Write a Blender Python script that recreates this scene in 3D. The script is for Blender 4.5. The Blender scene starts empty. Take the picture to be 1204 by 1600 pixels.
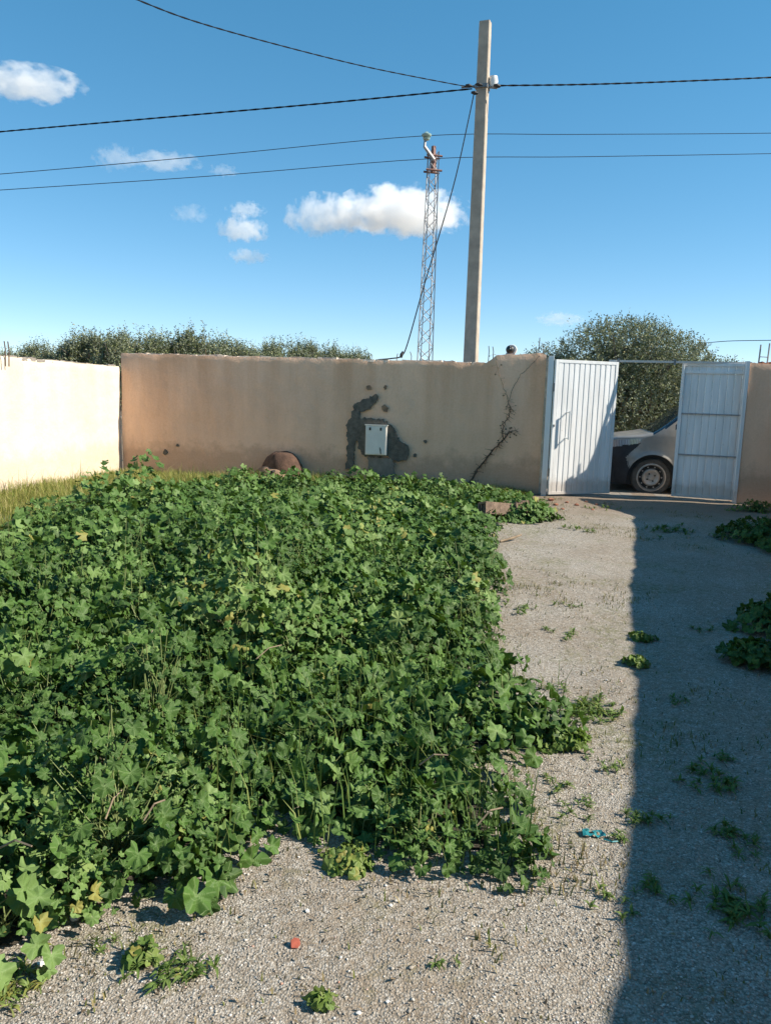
import bpy, bmesh, math, random
import numpy as np
from math import radians, sin, cos, tan, pi, atan2, hypot
from mathutils import Vector, Matrix

random.seed(7)
RNG = np.random.default_rng(11)
scene = bpy.context.scene
COL = scene.collection

# ------------------------------------------------------------------ camera
CAM_H, PITCH, ROLL, FPX = 1.5, radians(9.0), radians(1.6), 1200.0
_f = np.array([0, cos(PITCH), -sin(PITCH)])
_u0 = np.array([0, sin(PITCH), cos(PITCH)])
_r0 = np.array([1.0, 0, 0])
_r = _r0 * cos(ROLL) + _u0 * sin(ROLL)
_u = _u0 * cos(ROLL) - _r0 * sin(ROLL)
CP = np.array([0, 0, CAM_H])
cam_data = bpy.data.cameras.new('camera')
cam = bpy.data.objects.new('camera', cam_data)
COL.objects.link(cam)
cam_data.sensor_fit = 'VERTICAL'
cam_data.sensor_height = 32.0
cam_data.lens = 24.0
cam_data.clip_end = 20000
cam_data.clip_start = 0.05
m = Matrix.Identity(4)
for i in range(3):
    m[i][0], m[i][1], m[i][2], m[i][3] = _r[i], _u[i], -_f[i], CP[i]
cam.matrix_world = m
scene.camera = cam


def ray(x, y):
    return _f + _r * (x - 602) / FPX + _u * (800 - y) / FPX


def gnd(x, y, z=0.0):
    """survey point of the photograph at a known height"""
    d = ray(x, y)
    return CP + d * (z - CAM_H) / d[2]


def atY(x, y, Y):
    d = ray(x, y)
    return CP + d * Y / d[1]


# ------------------------------------------------------------------ world, sun, exposure
SUN_EL, SUN_AZ = radians(37.0), radians(8.0)      # azimuth: from +X towards the viewer
sun_dir = Vector((cos(SUN_EL) * cos(SUN_AZ), -cos(SUN_EL) * sin(SUN_AZ), sin(SUN_EL)))
world = bpy.data.worlds.new('World')
scene.world = world
world.use_nodes = True
nt = world.node_tree
nt.nodes.clear()
sky = nt.nodes.new('ShaderNodeTexSky')
sky.sky_type = 'NISHITA'
sky.sun_disc = False
sky.sun_elevation = SUN_EL
sky.sun_rotation = radians(90) + SUN_AZ
sky.altitude = 200
sky.air_density = 0.62
sky.dust_density = 0.0
sky.ozone_density = 2.0
bg = nt.nodes.new('ShaderNodeBackground')
bg.inputs[1].default_value = 0.15
wo = nt.nodes.new('ShaderNodeOutputWorld')
hs = nt.nodes.new('ShaderNodeHueSaturation')      # the phone's vivid rendering of the whole sky
hs.inputs['Saturation'].default_value = 1.32
hs.inputs['Hue'].default_value = 0.492
nt.links.new(sky.outputs[0], hs.inputs['Color'])
gam = nt.nodes.new('ShaderNodeGamma')              # soft tone curve, the same over the whole sky
gam.inputs[1].default_value = 0.70
nt.links.new(hs.outputs[0], gam.inputs[0])
nt.links.new(gam.outputs[0], bg.inputs[0])
nt.links.new(bg.outputs[0], wo.inputs[0])
sl = bpy.data.lights.new('sun', 'SUN')
sl.energy = 4.25
sl.angle = radians(0.53)
sl.color = (1.0, 0.92, 0.79)
so = bpy.data.objects.new('sun', sl)
COL.objects.link(so)
so.rotation_euler = (-sun_dir).to_track_quat('-Z', 'Y').to_euler()
so.location = (8, -4, 12)
vs = scene.view_settings
vs.view_transform = 'Standard'
vs.look = 'None'
vs.gamma = 1.0
vs.exposure = 0.98
vs.use_curve_mapping = False
cy = scene.cycles
cy.use_denoising = True
cy.max_bounces = 8
cy.diffuse_bounces = 4
cy.transmission_bounces = 6
cy.transparent_max_bounces = 12
cy.volume_bounces = 14
cy.volume_step_rate = 0.4
cy.volume_max_steps = 256
cy.use_adaptive_sampling = True
cy.adaptive_threshold = 0.015


# ------------------------------------------------------------------ material helpers
class Mat:
    def __init__(s, name):
        s.m = bpy.data.materials.new(name)
        s.m.use_nodes = True
        s.t = s.m.node_tree
        s.t.nodes.clear()
        s.out = s.t.nodes.new('ShaderNodeOutputMaterial')
        s.bsdf = s.t.nodes.new('ShaderNodeBsdfPrincipled')
        s.t.links.new(s.bsdf.outputs[0], s.out.inputs[0])
        s._c = None

    def n(s, typ, **kw):
        nd = s.t.nodes.new(typ)
        for k, v in kw.items():
            setattr(nd, k, v)
        return nd

    def l(s, a, b):
        s.t.links.new(a, b)

    def coord(s, which='Object', scale=(1, 1, 1), loc=(0, 0, 0)):
        tc = s.n('ShaderNodeTexCoord')
        mp = s.n('ShaderNodeMapping')
        mp.inputs['Scale'].default_value = scale
        mp.inputs['Location'].default_value = loc
        s.l(tc.outputs[which], mp.inputs[0])
        return mp.outputs[0]

    def noise(s, scale, detail=4, rough=0.55, vec=None, dist=0.0, out=0):
        nd = s.n('ShaderNodeTexNoise')
        nd.inputs['Scale'].default_value = scale
        nd.inputs['Detail'].default_value = detail
        nd.inputs['Roughness'].default_value = rough
        nd.inputs['Distortion'].default_value = dist
        s.l(vec if vec is not None else s.coord(), nd.inputs['Vector'])
        return nd.outputs[out]

    def ramp(s, fac, stops, interp='LINEAR'):
        r = s.n('ShaderNodeValToRGB')
        r.color_ramp.interpolation = interp
        el = r.color_ramp.elements
        while len(el) > 1:
            el.remove(el[0])
        el[0].position = stops[0][0]
        el[0].color = c4(stops[0][1])
        for p, c in stops[1:]:
            e = el.new(p)
            e.color = c4(c)
        s.l(fac, r.inputs[0])
        return r.outputs[0]

    def mix(s, fac, a, b, mode='MIX'):
        nd = s.n('ShaderNodeMix', data_type='RGBA', blend_type=mode)
        for sock, v in ((nd.inputs[0], fac), (nd.inputs[6], a), (nd.inputs[7], b)):
            if hasattr(v, 'links'):
                s.l(v, sock)
            elif isinstance(v, (int, float)):
                sock.default_value = v
            else:
                sock.default_value = c4(v)
        return nd.outputs[2]

    def math(s, op, a, b=0.0, clamp=False):
        nd = s.n('ShaderNodeMath', operation=op, use_clamp=clamp)
        for i, v in enumerate((a, b)):
            if hasattr(v, 'links'):
                s.l(v, nd.inputs[i])
            else:
                nd.inputs[i].default_value = v
        return nd.outputs[0]

    def attr(s, name, out='Fac'):
        nd = s.n('ShaderNodeAttribute', attribute_name=name)
        return nd.outputs[out]

    def bump(s, h, strength=0.5, dist=0.01, normal=None):
        b = s.n('ShaderNodeBump')
        b.inputs['Strength'].default_value = strength
        b.inputs['Distance'].default_value = dist
        s.l(h, b.inputs['Height'])
        if normal is not None:
            s.l(normal, b.inputs['Normal'])
        return b.outputs[0]

    def set(s, color=None, rough=None, metal=None, spec=None, normal=None):
        for nm, v in (('Base Color', color), ('Roughness', rough), ('Metallic', metal),
                      ('Specular IOR Level', spec), ('Normal', normal)):
            if v is None:
                continue
            sock = s.bsdf.inputs[nm]
            if hasattr(v, 'links'):
                s.l(v, sock)
            elif nm == 'Base Color':
                sock.default_value = c4(v)
            else:
                sock.default_value = v
        return s

    def leafy(s, color, rough=0.5, trans=0.3, tcol=None, spec=0.35, normal=None):
        s.set(color=color, rough=rough, spec=spec, normal=normal)
        tr = s.n('ShaderNodeBsdfTranslucent')
        tc = tcol if tcol is not None else color
        if hasattr(tc, 'links'):
            s.l(tc, tr.inputs[0])
        else:
            tr.inputs[0].default_value = c4(tc)
        mx = s.n('ShaderNodeMixShader')
        mx.inputs[0].default_value = trans
        s.l(s.bsdf.outputs[0], mx.inputs[1])
        s.l(tr.outputs[0], mx.inputs[2])
        s.l(mx.outputs[0], s.out.inputs[0])
        return s


def c4(c):
    if isinstance(c, (int, float)):
        return (c, c, c, 1)
    return (c[0], c[1], c[2], 1)


def simple(name, color, rough=0.6, metal=0.0, var=0.15, scale=12.0, bump=0.0, spec=0.5):
    M = Mat(name)
    nz = M.noise(scale, 5, 0.6)
    dark = [c * (1 - var) for c in color]
    lite = [min(1, c * (1 + var)) for c in color]
    col = M.ramp(nz, [(0.3, dark), (0.7, lite)])
    M.set(color=col, rough=rough, metal=metal, spec=spec)
    if bump:
        M.set(normal=M.bump(M.noise(scale * 5, 5, 0.6), bump, 0.01))
    return M.m


# ---- gravel
def mat_gravel():
    M = Mat('gravel')
    P = M.coord('Object')
    vo = M.n('ShaderNodeTexVoronoi', feature='F1')
    vo.inputs['Scale'].default_value = 140
    M.l(P, vo.inputs['Vector'])
    sep = M.n('ShaderNodeSeparateColor')
    M.l(vo.outputs['Color'], sep.inputs[0])
    stone = M.ramp(sep.outputs[0], [(0.0, (.22, .19, .155)), (.25, (.32, .285, .24)), (.6, (.385, .35, .30)),
                                    (.85, (.46, .425, .375)), (1, (.55, .515, .465))])
    gap = M.ramp(vo.outputs['Distance'], [(0.35, (1, 1, 1)), (0.8, (.62, .58, .53))])
    col = M.mix(1.0, stone, gap, 'MULTIPLY')
    big = M.noise(0.9, 6, 0.65, P)
    dirt = M.ramp(big, [(0.40, 0), (0.56, 1)])
    fine = M.noise(24, 5, 0.7, P)
    dirtf = M.math('MULTIPLY', dirt, M.ramp(fine, [(0.35, 0), (0.65, 1)]))
    col = M.mix(M.math('MULTIPLY', dirtf, 0.85), col, (.22, .17, .12))
    # moss and fine dry weeds between the stones
    g2 = M.noise(1.7, 6, 0.7, M.coord('Object', loc=(7, 3, 0)))
    gm = M.math('MULTIPLY', M.ramp(g2, [(0.51, 0), (0.64, 1)]), M.ramp(fine, [(0.42, 0), (0.6, 1)]))
    col = M.mix(M.math('MULTIPLY', gm, 0.7), col, (.15, .15, .06))
    # bare earth in front of the gate and along the far wall
    sx = M.n('ShaderNodeSeparateXYZ')
    M.l(P, sx.inputs[0])
    yy = M.math('ADD', sx.outputs[1], M.math('MULTIPLY', sx.outputs[0], 0.19))
    yy = M.math('ADD', yy, M.math('MULTIPLY', M.noise(2.2, 5, 0.6, P), 1.6))
    earth = M.ramp(M.math('MULTIPLY', M.math('SUBTRACT', yy, 10.35), 0.5, True), [(0.15, 0), (0.8, 1)])
    ecol = M.ramp(fine, [(0.3, (.16, .115, .08)), (0.7, (.29, .22, .165))])
    col = M.mix(M.math('MULTIPLY', earth, 0.85), col, ecol)
    h = M.math('SUBTRACT', 1.0, vo.outputs['Distance'])
    n1 = M.bump(h, 0.9, 0.004)
    n2 = M.bump(M.noise(9, 6, 0.65, P), 0.5, 0.03, n1)
    M.set(color=col, rough=0.9, spec=0.2, normal=n2)
    return M.m


def mat_pebble():
    M = Mat('pebbles')
    r = M.attr('rnd')
    col = M.ramp(r, [(0, (.19, .16, .13)), (.2, (.32, .285, .24)), (.55, (.39, .355, .305)), (.85, (.47, .435, .385)),
                     (.97, (.66, .64, .61)), (1, (.42, .22, .15))])
    M.set(color=col, rough=0.85, spec=0.25)
    return M.m


def mat_earth():
    M = Mat('earth')
    nz = M.noise(0.4, 8, 0.7)
    col = M.ramp(nz, [(0.3, (.14, .10, .07)), (0.55, (.24, .18, .125)), (0.75, (.20, .19, .09))])
    M.set(color=col, rough=0.95, spec=0.15, normal=M.bump(M.noise(6, 8, 0.7), 0.8, 0.06))
    return M.m


def mat_wall(name, tint=(.92, .58, .385), stain=1.0):
    M = Mat(name)
    P = M.coord('Object')
    streak = M.noise(2.2, 6, 0.6, M.coord('Object', (1.0, 1.0, 0.10)))
    cloud = M.noise(0.8, 6, 0.6, P)
    fine = M.noise(38, 5, 0.65, P)
    base = M.ramp(cloud, [(0.25, [c * 0.83 for c in tint]), (0.55, tint), (0.8, [min(1, c * 1.1) for c in tint])])
    brown = (tint[0] * .62, tint[1] * .50, tint[2] * .38)
    sx = M.n('ShaderNodeSeparateXYZ')
    M.l(P, sx.inputs[0])
    # rain streaks running down from the coping
    top = M.ramp(M.math('MULTIPLY', sx.outputs[2], 0.5), [(0.25, 0.25), (0.95, 1)])
    sm = M.math('MULTIPLY', M.ramp(streak, [(0.40, 0), (0.64, 1)]), top)
    col = M.mix(M.math('MULTIPLY', sm, 0.6 * stain), base, brown)
    # mud splashed up from the ground
    foot = M.math('ADD', sx.outputs[2], M.math('MULTIPLY', M.noise(3.5, 5, 0.65, P), -0.75))
    fm = M.ramp(foot, [(0.0, 1), (0.22, 0)])
    col = M.mix(M.math('MULTIPLY', fm, 0.5 * stain), col, (.36, .20, .12))
    col = M.mix(0.10, col, M.ramp(fine, [(0.3, (.2, .16, .12)), (0.7, (.85, .8, .72))]))
    h = M.math('ADD', M.math('MULTIPLY', M.noise(5, 4, 0.5, P), 1.2), M.math('MULTIPLY', fine, 0.35))
    M.set(color=col, rough=0.92, spec=0.15, normal=M.bump(h, 0.7, 0.02))
    return M.m


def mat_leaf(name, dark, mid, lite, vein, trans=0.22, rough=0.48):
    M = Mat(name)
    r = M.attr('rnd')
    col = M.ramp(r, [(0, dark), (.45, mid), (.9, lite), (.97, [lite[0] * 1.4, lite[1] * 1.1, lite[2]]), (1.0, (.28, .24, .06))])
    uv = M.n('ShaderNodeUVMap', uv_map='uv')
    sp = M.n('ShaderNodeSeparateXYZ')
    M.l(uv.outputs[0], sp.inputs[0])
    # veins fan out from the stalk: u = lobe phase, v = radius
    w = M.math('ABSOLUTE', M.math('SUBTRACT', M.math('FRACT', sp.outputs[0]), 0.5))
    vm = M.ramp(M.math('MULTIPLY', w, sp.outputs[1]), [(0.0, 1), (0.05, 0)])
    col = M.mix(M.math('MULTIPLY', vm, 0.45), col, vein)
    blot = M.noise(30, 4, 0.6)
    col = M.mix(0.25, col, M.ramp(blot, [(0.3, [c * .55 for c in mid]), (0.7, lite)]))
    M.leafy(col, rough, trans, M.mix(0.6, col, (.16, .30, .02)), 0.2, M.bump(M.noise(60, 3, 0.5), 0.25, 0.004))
    return M.m


def mat_grass(name, stops, trans=0.3):
    M = Mat(name)
    col = M.ramp(M.attr('rnd'), stops)
    M.leafy(col, 0.6, trans, None, 0.25)
    return M.m


def mat_olive():
    M = Mat('olive_leaves')
    r = M.attr('rnd')
    top = M.ramp(r, [(0, (.06, .085, .03)), (.5, (.16, .185, .08)), (.85, (.28, .295, .15)), (1, (.42, .35, .18))])
    geo = M.n('ShaderNodeNewGeometry')
    col = M.mix(geo.outputs['Backfacing'], top, (.22, .24, .17))
    M.leafy(col, 0.6, 0.15, None, 0.2)
    return M.m


def mat_bark():
    M = Mat('bark')
    nz = M.noise(9, 6, 0.7, M.coord('Object', (1, 1, .25)))
    M.set(color=M.ramp(nz, [(0.3, (.06, .05, .04)), (.7, (.20, .17, .14))]), rough=0.95, normal=M.bump(nz, 0.9, 0.03))
    return M.m


def mat_white_metal():
    M = Mat('white_painted_steel')
    P = M.coord('Object')
    st = M.noise(3, 6, 0.65, M.coord('Object', (3, 3, .35)))
    col = M.ramp(st, [(0.32, (.66, .66, .65)), (0.6, (.80, .80, .79)), (.8, (.85, .85, .84))])
    spots = M.ramp(M.noise(26, 5, 0.7, P), [(0.66, 0), (0.74, 1)])
    col = M.mix(M.math('MULTIPLY', spots, 0.55), col, (.28, .17, .10))
    sx = M.n('ShaderNodeSeparateXYZ')
    M.l(P, sx.inputs[0])
    low = M.ramp(M.math('ADD', sx.outputs[2], M.math('MULTIPLY', M.noise(7, 5, .65, P), -0.35)), [(-0.05 + .05, 1), (0.12, 0)])
    col = M.mix(M.math('MULTIPLY', low, 0.45), col, (.36, .27, .19))
    M.set(color=col, rough=0.45, spec=0.4, normal=M.bump(M.noise(4, 3, .5, P), 0.12, 0.02))
    return M.m


def mat_carpaint():
    M = Mat('grey_car_paint')
    dust = M.noise(5, 6, 0.65)
    col = M.ramp(dust, [(0.3, (.24, .225, .205)), (0.75, (.36, .32, .28))])
    M.set(color=col, rough=0.42, metal=0.15, spec=0.5)
    M.bsdf.inputs['Coat Weight'].default_value = 0.35
    M.bsdf.inputs['Coat Roughness'].default_value = 0.12
    return M.m


def mat_glass_dark():
    M = Mat('van_glass')
    M.set(color=(.02, .035, .05), rough=0.05, spec=0.8)
    return M.m


def mat_lens():
    M = Mat('headlight_lens')
    nz = M.n('ShaderNodeTexWave')
    nz.inputs['Scale'].default_value = 14
    nz.inputs['Distortion'].default_value = 3
    M.l(M.coord(), nz.inputs[0])
    M.set(color=M.ramp(nz.outputs[0], [(0.2, (.30, .32, .34)), (.8, (.62, .65, .68))]), rough=0.15, metal=0.5)
    M.bsdf.inputs['Coat Weight'].default_value = 0.8
    return M.m


MT = dict(
    gravel=mat_gravel(), pebble=mat_pebble(), earth=mat_earth(),
    wall=mat_wall('plaster_shaded'), wall_left=mat_wall('plaster_sunlit', (.74, .64, .50), 0.55),  # one paint in two tints, for the shaded and the sunlit walls
    leaf=mat_leaf('mallow_leaf', (.014, .048, .006), (.060, .135, .022), (.19, .28, .092), (.26, .34, .15), .14, .56),
    weed=mat_leaf('weed_leaf', (.05, .10, .02), (.10, .17, .035), (.20, .26, .07), (.24, .30, .12)),
    litter=mat_grass('dead_litter', [(0, (.06, .045, .03)), (.5, (.15, .11, .07)), (.85, (.30, .23, .14)), (1, (.10, .13, .04))], .1),
    pathgrass=mat_grass('path_grass', [(0, (.07, .10, .02)), (.45, (.15, .17, .04)), (.75, (.25, .21, .09)), (1, (.30, .22, .12))], .2),
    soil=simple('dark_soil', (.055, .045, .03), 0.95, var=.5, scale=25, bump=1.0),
    stem=simple('green_stem', (.16, .20, .07), 0.6),
    drystem=simple('dry_stem', (.24, .18, .12), 0.9, var=.3, scale=20),
    drybranch=simple('dry_branch', (.11, .075, .05), 0.9, var=.35, scale=30),
    grass=mat_grass('dry_grass', [(0, (.11, .16, .03)), (.4, (.22, .25, .055)), (.75, (.36, .34, .10)), (1, (.52, .45, .21))]),
    greengrass=mat_grass('green_grass', [(0, (.05, .11, .02)), (.5, (.10, .17, .035)), (1, (.22, .26, .07))]),
    olive=mat_olive(), bark=mat_bark(), white=mat_white_metal(),
    cement=simple('dark_cement', (.135, .118, .095), 0.95, var=.4, scale=16, bump=.8),
    cement_pale=simple('grey_cement', (.24, .205, .17), 0.95, var=.25, scale=14, bump=.6),
    mortar=simple('mortar', (.52, .44, .36), 0.95, var=.35, scale=10, bump=.9),
    concrete=simple('pole_concrete', (.43, .36, .285), 0.9, var=.18, scale=5, bump=.35),
    clay=simple('clay_mound', (.10, .055, .036), 0.95, var=.45, scale=9, bump=1.0),
    clay_pale=simple('pale_clay', (.28, .18, .115), 0.95, var=.35, scale=11, bump=.9),
    brick=simple('red_clay_brick', (.34, .14, .08), 0.92, var=.3, scale=14, bump=.6),
    block=simple('weathered_block', (.23, .16, .115), 0.95, var=.35, scale=18, bump=.8),
    rust=simple('rusty_steel', (.12, .07, .045), 0.8, 0.3, var=.4, scale=25),
    galv=simple('galvanised_steel', (.34, .33, .33), 0.55, 0.6, var=.2, scale=6),
    rustred=simple('red_oxide_steel', (.22, .12, .10), 0.7, 0.2, var=.3, scale=6),
    cable=simple('black_cable', (.008, .009, .012), 0.8, var=.2, spec=.2),
    wire=simple('bare_wire', (.02, .022, .03), 0.8, var=.2, spec=.2),
    insul=simple('glass_insulator', (.30, .42, .38), 0.2, var=.1),
    ceramic=simple('white_ceramic', (.78, .76, .72), 0.25, var=.05),
    greypaint=simple('grey_steel', (.20, .20, .20), 0.5, 0.3),
    meter=simple('meter_box_paint', (.80, .74, .66), 0.5, var=.08, scale=5),
    black=simple('black_plastic', (.016, .017, .019), 0.5, var=.2),
    bumper=simple('bumper_plastic', (.022, .023, .026), 0.62, var=.3, scale=9),
    paint=mat_carpaint(), glass=mat_glass_dark(), lens=mat_lens(),
    tyre=simple('tyre_rubber', (.075, .066, .056), 0.85, var=.35, scale=10, bump=.3),
    rim=simple('steel_rim', (.42, .37, .32), 0.5, 0.45, var=.25, scale=9),
    rimdark=simple('rim_slots', (.02, .018, .016), 0.8),
    redplastic=simple('red_plastic', (.36, .085, .05), 0.8, var=.3, scale=60),
    teal=simple('teal_plastic', (.02, .20, .22), 0.45, var=.3),
    whitestone=simple('white_stone', (.72, .69, .64), 0.8, var=.12, scale=40),
)


# ------------------------------------------------------------------ mesh helpers
def mesh_np(name, V, F, rnd=None, uv=None, smooth=False):
    """fast mesh: V (n,3), F (m,k) with k = 3 or 4; rnd per vertex; uv per vertex"""
    V = np.asarray(V, np.float32)
    F = np.asarray(F, np.int32)
    me = bpy.data.meshes.new(name)
    k = F.shape[1]
    me.vertices.add(len(V))
    me.vertices.foreach_set('co', V.ravel())
    me.loops.add(F.size)
    me.loops.foreach_set('vertex_index', F.ravel())
    me.polygons.add(len(F))
    me.polygons.foreach_set('loop_start', np.arange(0, F.size, k, dtype=np.int32))
    me.polygons.foreach_set('loop_total', np.full(len(F), k, dtype=np.int32))
    if smooth:
        me.polygons.foreach_set('use_smooth', np.ones(len(F), dtype=bool))
    if rnd is not None:
        a = me.attributes.new('rnd', 'FLOAT', 'POINT')
        a.data.foreach_set('value', np.asarray(rnd, np.float32))
    if uv is not None:
        ul = me.uv_layers.new(name='uv')
        ul.data.foreach_set('uv', np.asarray(uv, np.float32)[F.ravel()].ravel())
    me.update(calc_edges=True)
    me.validate()
    return me


def link(name, me, mat=None, parent=None, loc=None, rotz=None):
    o = bpy.data.objects.new(name, me)
    COL.objects.link(o)
    if mat is not None and me is not None:
        if len(me.materials) == 0:
            me.materials.append(MT[mat] if isinstance(mat, str) else mat)
    if parent is not None:
        o.parent = parent
    if loc is not None:
        o.location = loc
    if rotz is not None:
        o.rotation_euler = (0, 0, rotz)
    return o


def tag(o, label=None, cat=None, group=None, kind=None):
    if label:
        o['label'] = label
    if cat:
        o['category'] = cat
    if group:
        o['group'] = group
    if kind:
        o['kind'] = kind
    return o


def thing(name, label, cat, loc=(0, 0, 0), rotz=0.0, group=None):
    o = bpy.data.objects.new(name, None)
    o.empty_display_size = 0.2
    COL.objects.link(o)
    o.location = loc
    o.rotation_euler = (0, 0, rotz)
    return tag(o, label, cat, group)


class MB:
    """collects boxes, tubes, prisms into one mesh"""

    def __init__(s):
        s.v = []
        s.f = []

    def add(s, vs, fs):
        b = len(s.v)
        s.v += [tuple(map(float, v)) for v in vs]
        s.f += [tuple(i + b for i in f) for f in fs]

    def box(s, a, b):
        x0, y0, z0 = a
        x1, y1, z1 = b
        s.add([(x0, y0, z0), (x1, y0, z0), (x1, y1, z0), (x0, y1, z0), (x0, y0, z1), (x1, y0, z1), (x1, y1, z1), (x0, y1, z1)],
              [(0, 3, 2, 1), (4, 5, 6, 7), (0, 1, 5, 4), (1, 2, 6, 5), (2, 3, 7, 6), (3, 0, 4, 7)])

    def tube(s, pts, rad, sides=6, cap=True):
        pts = [Vector(p) for p in pts]
        n = len(pts)
        rad = rad if isinstance(rad, (list, tuple)) else [rad] * n
        rings = []
        prev = None
        for i, p in enumerate(pts):
            d = (pts[min(i + 1, n - 1)] - pts[max(i - 1, 0)]).normalized()
            if prev is None:
                a = d.cross(Vector((0, 0, 1)))
                if a.length < 1e-3:
                    a = d.cross(Vector((1, 0, 0)))
            else:
                a = prev - d * prev.dot(d)
            a.normalize()
            prev = a
            b = d.cross(a)
            rings.append([p + (a * cos(2 * pi * k / sides) + b * sin(2 * pi * k / sides)) * rad[i] for k in range(sides)])
        vs = [v for r_ in rings for v in r_]
        fs = []
        for i in range(n - 1):
            for k in range(sides):
                k2 = (k + 1) % sides
                fs.append((i * sides + k, i * sides + k2, (i + 1) * sides + k2, (i + 1) * sides + k))
        if cap:
            fs.append(tuple(range(sides - 1, -1, -1)))
            fs.append(tuple((n - 1) * sides + k for k in range(sides)))
        s.add(vs, fs)

    def lathe(s, prof, sides=24, axis='Y', o=(0, 0, 0), cap=True):
        """prof: (axial, radius) list"""
        vs = []
        for a, r_ in prof:
            for k in range(sides):
                t = 2 * pi * k / sides
                c, d = r_ * cos(t), r_ * sin(t)
                if axis == 'Y':
                    vs.append((o[0] + c, o[1] + a, o[2] + d))
                elif axis == 'Z':
                    vs.append((o[0] + c, o[1] + d, o[2] + a))
                else:
                    vs.append((o[0] + a, o[1] + c, o[2] + d))
        fs = []
        for i in range(len(prof) - 1):
            for k in range(sides):
                k2 = (k + 1) % sides
                fs.append((i * sides + k, i * sides + k2, (i + 1) * sides + k2, (i + 1) * sides + k))
        if cap and prof[0][1] > 1e-6:
            fs.append(tuple(range(sides - 1, -1, -1)))
        if cap and prof[-1][1] > 1e-6:
            fs.append(tuple((len(prof) - 1) * sides + k for k in range(sides)))
        s.add(vs, fs)

    def prism(s, poly, y0, y1):
        """polygon in XZ extruded along Y"""
        n = len(poly)
        vs = [(x, y0, z) for x, z in poly] + [(x, y1, z) for x, z in poly]
        fs = [tuple(range(n)), tuple(range(2 * n - 1, n - 1, -1))]
        fs += [(i, i + n, (i + 1) % n + n, (i + 1) % n) for i in range(n)]
        s.add(vs, fs)

    def mesh(s, name, smooth=False, bevel=0.0, jitter=0.0):
        me = bpy.data.meshes.new(name)
        vs = s.v
        if jitter:
            vs = [tuple(c + random.uniform(-jitter, jitter) for c in v) for v in vs]
        me.from_pydata(vs, [], s.f)
        bm = bmesh.new()
        bm.from_mesh(me)
        if bevel:
            bmesh.ops.bevel(bm, geom=[e for e in bm.edges if e.is_manifold and e.calc_face_angle(0) > 0.5],
                            offset=bevel, segments=2, affect='EDGES', profile=0.6)
        bmesh.ops.recalc_face_normals(bm, faces=bm.faces)
        bm.to_mesh(me)
        bm.free()
        if smooth:
            for p in me.polygons:
                p.use_smooth = True
            me.set_sharp_from_angle(angle=radians(40))
        me.update()
        return me

    def build(s, name, mat, parent=None, smooth=False, bevel=0.0, loc=None, rotz=None, jitter=0.0):
        return link(name, s.mesh(name, smooth, bevel, jitter), mat, parent, loc, rotz)


def vnoise(x, y, seed=0):
    """cheap smooth value noise, vectorised"""
    x = np.asarray(x, float)
    y = np.asarray(y, float)
    xi, yi = np.floor(x).astype(int), np.floor(y).astype(int)
    xf, yf = x - xi, y - yi
    u_, v_ = xf * xf * (3 - 2 * xf), yf * yf * (3 - 2 * yf)

    def h(a, b):
        n_ = (a * 374761393 + b * 668265263 + seed * 974711) & 0x7fffffff
        n_ = ((n_ ^ (n_ >> 13)) * 1274126177) & 0x7fffffff
        return (n_ & 0xffff) / 65535.0
    return (h(xi, yi) * (1 - u_) + h(xi + 1, yi) * u_) * (1 - v_) + (h(xi, yi + 1) * (1 - u_) + h(xi + 1, yi + 1) * u_) * v_


def fbm(x, y, seed=0, oct=4):
    t, a = 0, 0.5
    for i in range(oct):
        t = t + a * vnoise(np.asarray(x) * 2 ** i, np.asarray(y) * 2 ** i, seed + i)
        a *= 0.5
    return t


# ------------------------------------------------------------------ setting: yard layout
WA = np.array([-4.45, 12.95, 0.0])
WB = np.array([2.40, 11.65, 0.0])
WD = (WB - WA) / np.linalg.norm(WB - WA)
WN = np.array([WD[1], -WD[0], 0])            # towards the yard
WANG = atan2(WD[1], WD[0])


def onwall(x, y):
    """photo point on the far wall -> (s along wall, z)"""
    d = ray(x, y)
    p = CP + d * ((WA - CP) @ WN) / (d @ WN)
    return float((p - WA) @ WD), float(p[2])


def wpt(s, z, off=0.0):
    p = WA + WD * s + WN * off
    return (p[0], p[1], z)


# ground to the horizon
gm = MB()
gm.add([(-3000, -3000, -.09), (3000, -3000, -.09), (3000, 3000, -.09), (-3000, 3000, -.09)], [(0, 1, 2, 3)])
tag(gm.build('ground', 'earth'), kind='structure')

# gravel yard sheet, gently uneven


def yard_z(x, y):
    return (fbm(np.asarray(x) * .6, np.asarray(y) * .6, 5) - .47) * .05 + (fbm(np.asarray(x) * 4, np.asarray(y) * 4, 8) - .47) * .014


nx, ny = 190, 240
gx, gy = np.meshgrid(np.linspace(-7.5, 7.5, nx), np.linspace(-6.0, 13.6, ny))
gz = yard_z(gx, gy)
V = np.stack([gx.ravel(), gy.ravel(), gz.ravel()], 1)
idx = np.arange(nx * ny).reshape(ny, nx)
F = np.stack([idx[:-1, :-1].ravel(), idx[:-1, 1:].ravel(), idx[1:, 1:].ravel(), idx[1:, :-1].ravel()], 1)
yard = link('gravel_yard', mesh_np('gravel_yard', V, F, smooth=True), 'gravel')
tag(yard, kind='structure')

# dirt track outside the gate
tm = MB()
tm.add([(-60, 13.62, -.05), (60, 13.62, -.05), (60, 20, -.05), (-60, 20, -.05)], [(0, 1, 2, 3)])
tag(tm.build('dirt_track', 'earth'), kind='structure')


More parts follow.
